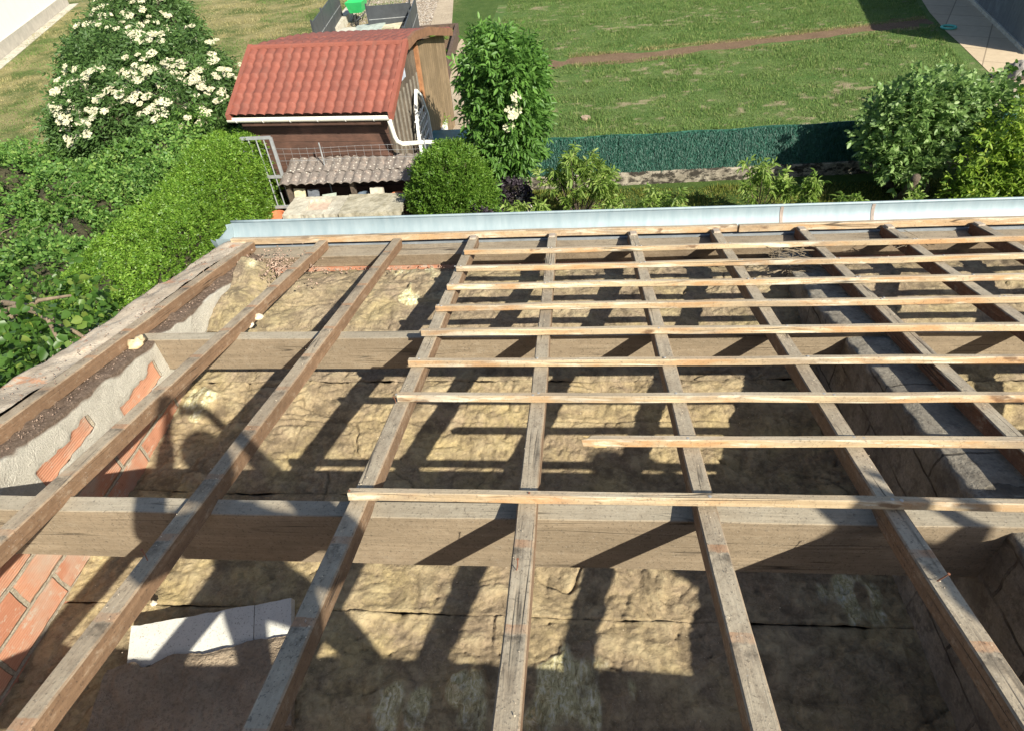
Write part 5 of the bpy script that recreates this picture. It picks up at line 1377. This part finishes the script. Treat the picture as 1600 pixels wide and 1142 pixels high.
# teal water butt, planter, white lattice on the right of the shed
mb = MB(); c = PZ(700, 212, .62); bx0 = (c[0]-.34, c[1]-.35, 0)
for (z0, z1, g_) in ((0, .56, 0), (.56, .62, .025)): mb.box((c[0]-.42-g_, c[1]-.32-g_, z0+(.002 if z0 else 0)), (c[0]+.42+g_, c[1]+.32+g_, z1))
teal = simple('teal_plastic', (.07, .20, .22), .45, 6, .25)
wb = mb.thing('water_butt', teal, 'teal plastic water box under the end of the white down pipe', 'water tank')
lat = empty('white_lattice', (-.86, 9.0, 0), 'white arched lattice panel leaning on the shed side wall', 'lattice')
A_ = [(.0, 8.25, .55), (.0, 9.35, .55), (.0, 9.45, 1.15), (.0, 9.2, 1.65), (.0, 8.9, 1.85), (.0, 8.6, 1.6), (.0, 8.3, 1.1)]
A_ = [np.array(q)+[-.70+ .06*(1.9-q[2]), .35, 0] for q in A_]
mb = MB()
for a, b in zip(A_, A_[1:]+A_[:1]): mb.bar(a, b, .055)
mb.build('lattice_frame', M['white'], lat)
mb = MB()
for k in np.linspace(8.45, 9.3, 6): mb.bar((-.64, k+.35, .57), (-.68, k*.9+8.88*.1+.35, 1.5-.5*abs(k-8.88)), .022)
for z in np.linspace(.7, 1.4, 5): mb.bar((-.67+.05*(1.2-z), 8.67, z), (-.67+.05*(1.2-z), 9.73, z), .022)
mb.build('laths', M['white'], lat)
pl = empty('planter_box', tuple(PZ(672, 205, 0)), 'low white planter box with green plants beside the shed', 'planter')
pc = PZ(676, 198, .4); mb = MB()
x0, x1, y0, y1 = pc[0]-.22, pc[0]+.30, pc[1]-.7, pc[1]+.7
for lo, hi in (((x0, y0, 0), (x0+.03, y1, .45)), ((x1-.03, y0, 0), (x1, y1, .45)), ((x0+.032, y0, 0), (x1-.032, y0+.03, .448)), ((x0+.032, y1-.03, 0), (x1-.032, y1, .448))): mb.box(lo, hi)
mb.build('side_boards', M['white'], pl); mb = MB(); mb.box((x0+.034, y0+.034, .0), (x1-.034, y1-.034, .38)); mb.build('earth', M['soil'], pl)
P, Nn = blob_points([((pc[0]+.05, pc[1]+.1, .48), (.2, .5, .16))], 160, .5, .3); V, F = sprigs(P, unit(Nn+[0, 0, .6]), .12, 5, .07, .03); big_mesh('leaves', V, F, M['peach_leaf'], pl)

# raised bed beyond the shed
rbp = empty('raised_bed', tuple(PZ(690, 75, 0)), 'dark timber raised bed frame along the garden path behind the shed', 'raised bed')
q = [PZ(658, 42, .45), PZ(714, 38, .45), PZ(695, 108, .45), PZ(655, 108, .45)]
mb = MB()
for a, b in zip(q, q[1:]+q[:1]):
    a2 = np.array([a[0], a[1], .24]); b2 = np.array([b[0], b[1], .24]); mb.bar(a2, b2, .10, .46)
mb.build('timber_frame', simple('dark_timber', (.10, .068, .05), .85, 9, .35), rbp)
cq = np.mean(q, 0); mb = MB(); mb.add([(cq[0]+(a[0]-cq[0])*.93, cq[1]+(a[1]-cq[1])*.97, .26) for a in q], [(3, 2, 1, 0)]); es = mb.build('earth', M['soil'], rbp)
if es.data.polygons[0].normal.z < 0: es.data.flip_normals()
for _ in range(14):
    P = np.array([[cq[0]+rng.uniform(-.5, .5), cq[1]+rng.uniform(-2, 2), .27]]*5); V, F = sprigs(P, unit(rng.normal(0, .5, P.shape)+[0, 0, 1]), .16, 5, .10, .045); big_mesh('seedling', V, F, M['peach_leaf'], rbp)

# anthracite enclosure with stones, cart and curb
def panel(a, b, h, label, group='panels of the dark enclosure'):
    a = np.array([a[0], a[1], 0]); b = np.array([b[0], b[1], 0]); o = empty('fence_panel', tuple((a+b)/2), label, 'fence panel', group)
    d = (b-a); L_ = np.linalg.norm(d); d /= L_; n_ = np.array([-d[1], d[0], 0]); k = max(1, int(L_/1.6))
    mb = MB(); mb.obox((a+b)/2+[0, 0, h*.27+.03], (d, n_, (0, 0, 1)), (L_/2, .018, h*.27)); mb.obox((a+b)/2+[0, 0, h*.775+.03], (d, n_, (0, 0, 1)), (L_/2, .018, h*.225)); mb.build('boards', M['dark_panel'], o)
    mb = MB(); mb.obox((a+b)/2+[0, 0, h*.545+.03], (d, n_, (0, 0, 1)), (L_/2, .024, .012)); mb.build('joint_strip', M['grey_metal'], o)
    for i in range(k+1):
        c = a + (b-a)*i/k; mb = MB(); mb.bar(c, c+[0, 0, h+.12], .06); mb.build('post', M['dark_panel'], o)
    return o
pa, pb_ = PZ(487, 38, 1.2), PZ(526, -14, 1.2); panel(pa, pb_, 1.2, 'dark grey fence panel running away along the dry lawn behind the shed')
pc_, pd = PZ(572, 12, 1.0), PZ(640, 6, 1.0); panel(pc_, pd, 1.0, 'dark grey fence panel across the back of the small stone enclosure')
pe_, pf = PZ(630, 48, 1.1), PZ(648, 0, 1.1); panel(pe_, pf, 1.1, 'dark grey fence panel on the path side of the small stone enclosure')
a, b = PZ(522, 48, .2), PZ(550, 12, .2); mb = MB(); mb.bar([a[0], a[1], .15], [b[0], b[1], .15], .35, .3); mb.thing('curb_wall', M['pale_conc'], 'short pale concrete curb inside the dark enclosure', 'curb')
for k, (u, v, w_, c_, lab) in enumerate(((600, 30, .55, (.50, .42, .29), 'yellowish stone in the enclosure next to the cart'), (618, 25, .5, (.30, .29, .27), 'grey stone at the back of the enclosure'), (630, 24, .45, (.46, .36, .27), 'brownish stone at the back right of the enclosure'),
        (610, 40, .85, (.56, .50, .36), 'large pale paving slab lying on the enclosure stones'), (575, 46, 1.0, (.36, .41, .37), 'greenish slab showing over the rear roof edge'), (545, 50, .9, (.52, .50, .42), 'whitish slab showing over the rear roof edge'))):
    p_ = PZ(u, v, .35); mb = MB(); th = rng.uniform(-.4, .4); mb.obox((p_[0], p_[1], .2), ((math.cos(th), math.sin(th), 0), (-math.sin(th), math.cos(th), 0), (0, 0, 1)), (w_*.55, w_*.7, .16 if k > 2 else .2)); V = np.array(mb.v); mb.v = [tuple(q) for q in V+rng.normal(0, .04, V.shape)]
    mb.thing('stone', simple('stone', c_, .9, 5, .3), lab, 'stone', 'stones behind the shed')
wbp = PZ(560, 20, .4)
cart = empty('garden_cart', (wbp[0], wbp[1], 0), 'black garden cart with a bright green tray behind the shed', 'cart')
mb = MB(); b_ = np.array([wbp[0], wbp[1], 0]); lo = [(-.35, -.5), (.35, -.5), (.35, .5), (-.35, .5)]
mb.add([(b_[0]+x*.7, b_[1]+y*.7, .45) for x, y in lo]+[(b_[0]+x, b_[1]+y, .85) for x, y in lo], [(0,3,2,1),(0,1,5,4),(1,2,6,5),(2,3,7,6),(3,0,4,7)]); mb.build('tray', simple('green_plastic', (.03, .42, .12), .4, 5, .1), cart)
mb = MB(); mb.tube([b_+[.0, -.5+math.cos(a)*.2, .2+math.sin(a)*.2] for a in np.linspace(0, 6.28, 18)], .045, 8, False); mb.build('wheel', simple('rubber', (.02, .02, .02), .8, 9, .2), cart)
mb = MB()
for s in (-.3, .3): mb.tube([b_+[0, -.5, .2], b_+[s, .1, .40], b_+[s, 1.1, .7]], .018, 6)
mb.build('handle', M['dark_panel'], cart)

# log slice on the lawn, hose ring and rock on the patio
mb = MB(); c = PZ(915, 187, 0); mb.lathe(c, [(0, 0), (.12, 0), (.125, .03), (.12, .07), (.0, .075)], 18); mb.thing('log_slice', simple('cut_log', (.34, .25, .18), .9, 18, .3), 'small round log slice lying on the lawn', 'log')
c = PZ(1482, 44, .03); mb = MB(); mb.tube([c+[.20*math.cos(a), .20*math.sin(a), .02] for a in np.linspace(0, 6.28, 30)], .035, 8, False); mb.thing('hose_ring', simple('green_hose', (.10, .42, .34), .5, 6, .15), 'turquoise ring lying on the shaded patio', 'ring')
lump('rock', tuple(PZ(1596, 113, .15)), (.36, .30, .26), mortar_mat('rock', (.22, .20, .18), (.40, .37, .33), (.12, .11, .10)), 'grey rock at the right edge where the patio meets the grass', 'rock', 31, .35)

# grey neighbour building on the right, white one on the far left
a, b = PZ(1600, 84, 0), PZ(1512, -2, 0); d = unit((b-a)[:2]); nrm2 = np.array([d[1], -d[0]])
if nrm2[0] < 0: nrm2 = -nrm2
a2 = a[:2] - d*.10; b2 = a[:2] + d*26
gb = empty('grey_building', (a[0], a[1], 0), 'dark grey boarded building wall rising behind the patio, top right', 'building')
mb = MB(); mb.prism([a2, b2, b2+nrm2*9, a2+nrm2*9], .12, 3.3); mb.build('walls', plank_mat('grey_boards', (.105, .115, .125), (.14, .15, .16), 'Y', .11, (.07, .075, .08)), gb)
mb = MB(); mb.prism([a2-nrm2*.05-d*.05, b2-nrm2*.05, b2+nrm2*9, a2+nrm2*9-d*.05], .0, .12); mb.build('plinth', M['pale_conc'], gb)
a, b = PZ(0, 95, 0), PZ(100, 14, 0); d = unit((b-a)[:2]); nrm2 = np.array([-d[1], d[0]])
if nrm2[0] > 0: nrm2 = -nrm2
a2 = a[:2] - d*10; b2 = b[:2] + d*1.0
wbld = empty('white_building', (a[0], a[1], 0), 'white rendered building at the top left corner with a beige plinth', 'building')
mb = MB(); mb.prism([a2-0*d, b2, b2+nrm2*8, a2+nrm2*8], .5, 4.2); mb.build('walls', simple('white_render', (.80, .80, .79), .8, 3, .04, .2), wbld)
mb = MB(); mb.prism([a2-nrm2*.04, b2-nrm2*.04+d*.04, b2+nrm2*8+d*.04, a2+nrm2*8], .0, .5); mb.build('plinth', simple('beige_plinth', (.50, .45, .38), .9, 4, .15), wbld)
mb = MB(); mb.prism([a2-nrm2*.5, b2-nrm2*.5+d*.04, b2-nrm2*.05+d*.04, a2-nrm2*.05], .0, .02); mb.build('drip_strip', M['pale_conc'], wbld)
mb = MB(); jx = a2 + (b2-a2)*.78; mb.obox((jx[0], jx[1], 2.35), ((d[0], d[1], 0), (nrm2[0], nrm2[1], 0), (0, 0, 1)), (.012, .006, 1.85)); mb.build('wall_joint', simple('wall_joint', (.5, .5, .5), .8, 4, .1), wbld)

# ================================================================== THE TWO PEOPLE ON THE ROOF (behind the camera, seen by their shadows)
def skin_mesh(name, verts, edges, radii, mat, parent, sub=2):
    me = bpy.data.meshes.new(name); me.from_pydata(verts, edges, []); me.update()
    o = link(name, me, mat, parent)
    md = o.modifiers.new('skin', 'SKIN'); md.use_smooth_shade = True
    for v, r in zip(me.skin_vertices[0].data, radii): v.radius = (r, r) if not isinstance(r, tuple) else r
    me.skin_vertices[0].data[0].use_root = True
    sb = o.modifiers.new('sub', 'SUBSURF'); sb.levels = sub; sb.render_levels = sub
    return o
skin_m = simple('skin', (.48, .29, .20), .6, 12, .08)
def person(base, yaw, label, J, shirt, trousers, hair_col):
    o = empty('person', base, label, 'person'); o.rotation_euler = (0, 0, yaw)
    bm_ = simple('shirt', shirt, .9, 14, .15); tm = simple('trousers', trousers, .9, 14, .15)
    V = []; E = []; Rr = []
    def add(p, r, par=None):
        V.append(tuple(p)); Rr.append(r)
        if par is not None: E.append((par, len(V)-1))
        return len(V)-1
    pel = add(J['pelvis'], (.15, .11)); wai = add(J['waist'], (.135, .10), pel); che = add(J['chest'], (.165, .115), wai); nb = add(J['neck'], .06, che); hd = add(J['head0'], .062, nb)
    h1 = add(J['head1'], (.082, .10), hd); h2 = add(J['head2'], (.078, .095), h1); h3 = add(J['head3'], (.045, .055), h2)
    for s, sd in ((-1, 'L'), (1, 'R')):
        sh = add(J['sh'+sd], .065, che); el = add(J['el'+sd], .045, sh); wr = add(J['wr'+sd], .030, el); pm = add(J['pm'+sd], (.036, .020), wr)
        hp = add(J['hip'+sd], .095, pel); kn = add(J['kn'+sd], .060, hp); an = add(J['an'+sd], .042, kn); ft = add(J['ft'+sd], .040, an)
        w_ = np.array(J['pm'+sd]); fw = unit(w_ - np.array(J['wr'+sd]))
        side_ = np.array(J.get('fs', (0, 0, 1.)))
        for k in range(4):
            b0 = w_ + side_*(k-1.5)*.019 + fw*.02; L_ = (.068, .078, .072, .056)[k]; inw = np.array([-s, .25, 0])
            f0 = add(b0, .010, pm); f1 = add(b0+fw*L_*.5, .009, f0); f2 = add(b0+fw*L_*.6+inw*.022, .0085, f1); add(b0+fw*L_*.55+inw*.045, .007, f2)
        t0 = add(w_ - fw*.01 - side_*.03, .011, pm); t1 = add(w_ + np.array([-s*.035, .0, 0]) - side_*.045, .010, t0); add(w_ + np.array([-s*.06, .02, 0]) - side_*.045, .008, t1)
    body = skin_mesh('body', V, E, Rr, skin_m, o)
    def sk(name, pts_, rr, mat):
        return skin_mesh(name, [tuple(p) for p in pts_], [(i, i+1) for i in range(len(pts_)-1)], rr, mat, o)
    # clothes follow the body
    vs = [J['pelvis'], J['waist'], J['chest'], np.array(J['neck'])-[0, 0, .03]]; rs = [(.165, .125), (.155, .12), (.185, .135), .08]; es = [(0, 1), (1, 2), (2, 3)]
    for sd in 'LR': i = len(vs); vs += [J['sh'+sd], J['el'+sd], tuple(np.array(J['wr'+sd])*.85+np.array(J['el'+sd])*.15)]; rs += [.088, .070, .050]; es += [(2, i), (i, i+1), (i+1, i+2)]
    skin_mesh('shirt', [tuple(p) for p in vs], es, rs, bm_, o)
    vs = [np.array(J['pelvis'])+[0, 0, .05], np.array(J['pelvis'])-[0, 0, .03]]; rs = [(.17, .13), (.17, .13)]; es = [(0, 1)]
    for sd in 'LR': i = len(vs); vs += [J['hip'+sd], J['kn'+sd], J['an'+sd]]; rs += [.110, .076, .062]; es += [(1, i), (i, i+1), (i+1, i+2)]
    skin_mesh('trousers', [tuple(p) for p in vs], es, rs, tm, o)
    for sd in 'LR':
        a_ = np.array(J['an'+sd]); f_ = np.array(J['ft'+sd]); sk('shoe', [a_-[0, .03, .05], a_+(f_-a_)*.5-[0, 0, .02], f_], [.052, .05, .042], simple('shoe_leather', (.05, .04, .03), .7, 12, .2))
    h = np.array(J['head2']); mb = MB()
    th = np.linspace(0, np.pi*.62, 12); ph = np.linspace(0, 2*np.pi, 25); T, Q = np.meshgrid(th, ph, indexing='ij'); d_ = np.stack([np.sin(T)*np.cos(Q), np.sin(T)*np.sin(Q), np.cos(T)], -1)
    mb.grid(h + [0, -.012, .0] + d_*np.array([.105, .122, .112])*(1+.03*fbm(d_*5, 2))[..., None]); mb.build('hair', simple('hair', hair_col, .8, 30, .3), o, smooth=True, local=True)
    mb = MB(); n0 = np.array(J['head1'])+[0, .095, .015]; mb.tube([n0+[0, -.015, .035], n0+[0, .018, -.005], n0+[0, -.012, -.02]], [.008, .014, .012], 8); mb.build('nose', skin_m, o, smooth=True, local=True)
    for s in (-1, 1):
        e0 = np.array(J['head1'])+[s*.086, -.01, .02]; mb = MB(); mb.tube([e0+[0, 0, .028], e0+[s*.012, -.005, .01], e0+[s*.008, 0, -.025]], [.008, .014, .008], 8); mb.build('ear', skin_m, o, smooth=True, local=True)
        y0_ = np.array(J['head1'])+[s*.032, .085, .035]; mb = MB(); mb.lathe(y0_, [(0, -.008), (.010, -.004), (.010, .004), (0, .008)], 10); mb.build('eye', simple('eye', (.75, .74, .72), .3, 9, .05), o, local=True)
    mb = MB(); m0 = np.array(J['head1'])+[0, .092, -.035]; mb.tube([m0-[.025, .006, 0], m0, m0+[.025, -.006, 0]], [.004, .007, .004], 6); mb.build('mouth', simple('lip', (.42, .18, .15), .6, 9, .1), o, local=True)
    return o
# photographer: straddles the fifth and sixth rafters, both hands raised to the phone at the camera
B = np.array([2.90, -4.80, 4.71])
def rel(p): return np.array(p) - B
cr, cf, cu_ = RT[:, 0], -RT[:, 2], RT[:, 1]
hl = rel(CAM - cf*.05 - cr*.115 - cu_*.01); hr = rel(CAM - cf*.05 + cr*.115 - cu_*.01)
J = dict(pelvis=(0, -.02, .74), waist=(0, 0, .93), chest=(0, .03, 1.12), neck=(0, .05, 1.25), head0=(0, .07, 1.30), head1=(0, .10, 1.37), head2=(0, .08, 1.43), head3=(0, .06, 1.50),
         shL=(-.20, .03, 1.17), shR=(.20, .03, 1.17), elL=(-.41, .10, 1.02), elR=(.40, .10, 1.02), wrL=tuple(hl*.8+np.array((-.41, .10, 1.02))*.2), wrR=tuple(hr*.8+np.array((.40, .10, 1.02))*.2), pmL=tuple(hl), pmR=tuple(hr),
         hipL=(-.10, -.01, .68), hipR=(.10, -.01, .68), knL=(-.22, .05, .36), knR=(.24, .05, .36), anL=(-.27, 0, .08), anR=(.33, 0, .08), ftL=(-.30, .16, .04), ftR=(.36, .16, .04))
ph_ = person(tuple(B), 0.0, 'person on a foot board with both arms raised, holding up a phone', J, (.12, .13, .16), (.06, .07, .10), (.05, .035, .025))
mb = MB(); mb.obox(CAM - cf*.022, (cr, cu_, cf), (.075, .036, .004)); ph2 = mb.thing('phone', simple('phone_black', (.02, .02, .022), .3, 5, .1), 'black phone held up sideways in both hands', 'phone')
mb = MB(); mb.obox((2.9, -4.80, 4.665), (XV, -SV, NV), (.75, .12, .020)); mb.thing('walk_board', M['rafter_plain'], 'foot board laid across the rafters under the person holding the phone', 'board')
# second person further right
hp_ = PY(1372, 800, -2.92); L_ = np.array(SUN_DIR); c = hp_ - L_*3.3
B2 = np.array([c[0], c[1]-.06, zroof(c[1])+.0]); hz_ = c[2]-B2[2]
k = hz_/1.62
def sc_j(d): return {a: tuple(np.array(v)*k) for a, v in d.items()}
J2 = sc_j(dict(pelvis=(0, -.02, .90), waist=(0, 0, 1.08), chest=(0, .03, 1.28), neck=(0, .05, 1.44), head0=(0, .06, 1.50), head1=(0, .09, 1.57), head2=(0, .07, 1.64), head3=(0, .05, 1.71),
         shL=(-.21, .03, 1.35), shR=(.21, .03, 1.35), elL=(-.27, .12, 1.24), elR=(.24, .12, 1.24), wrL=(-.17, .22, 1.46), wrR=(.17, .22, 1.46), pmL=(-.11, .25, 1.52), pmR=(.11, .25, 1.52),
         hipL=(-.10, -.01, .85), hipR=(.10, -.01, .85), knL=(-.13, .05, .48), knR=(.15, .05, .48), anL=(-.15, 0, .09), anR=(.18, 0, .09), ftL=(-.17, .16, .04), ftR=(.2, .16, .04)))
person(tuple(B2), .1, 'person in a beige shirt standing to the right, hands raised to the face', J2, (.30, .28, .25), (.08, .09, .12), (.10, .07, .05))
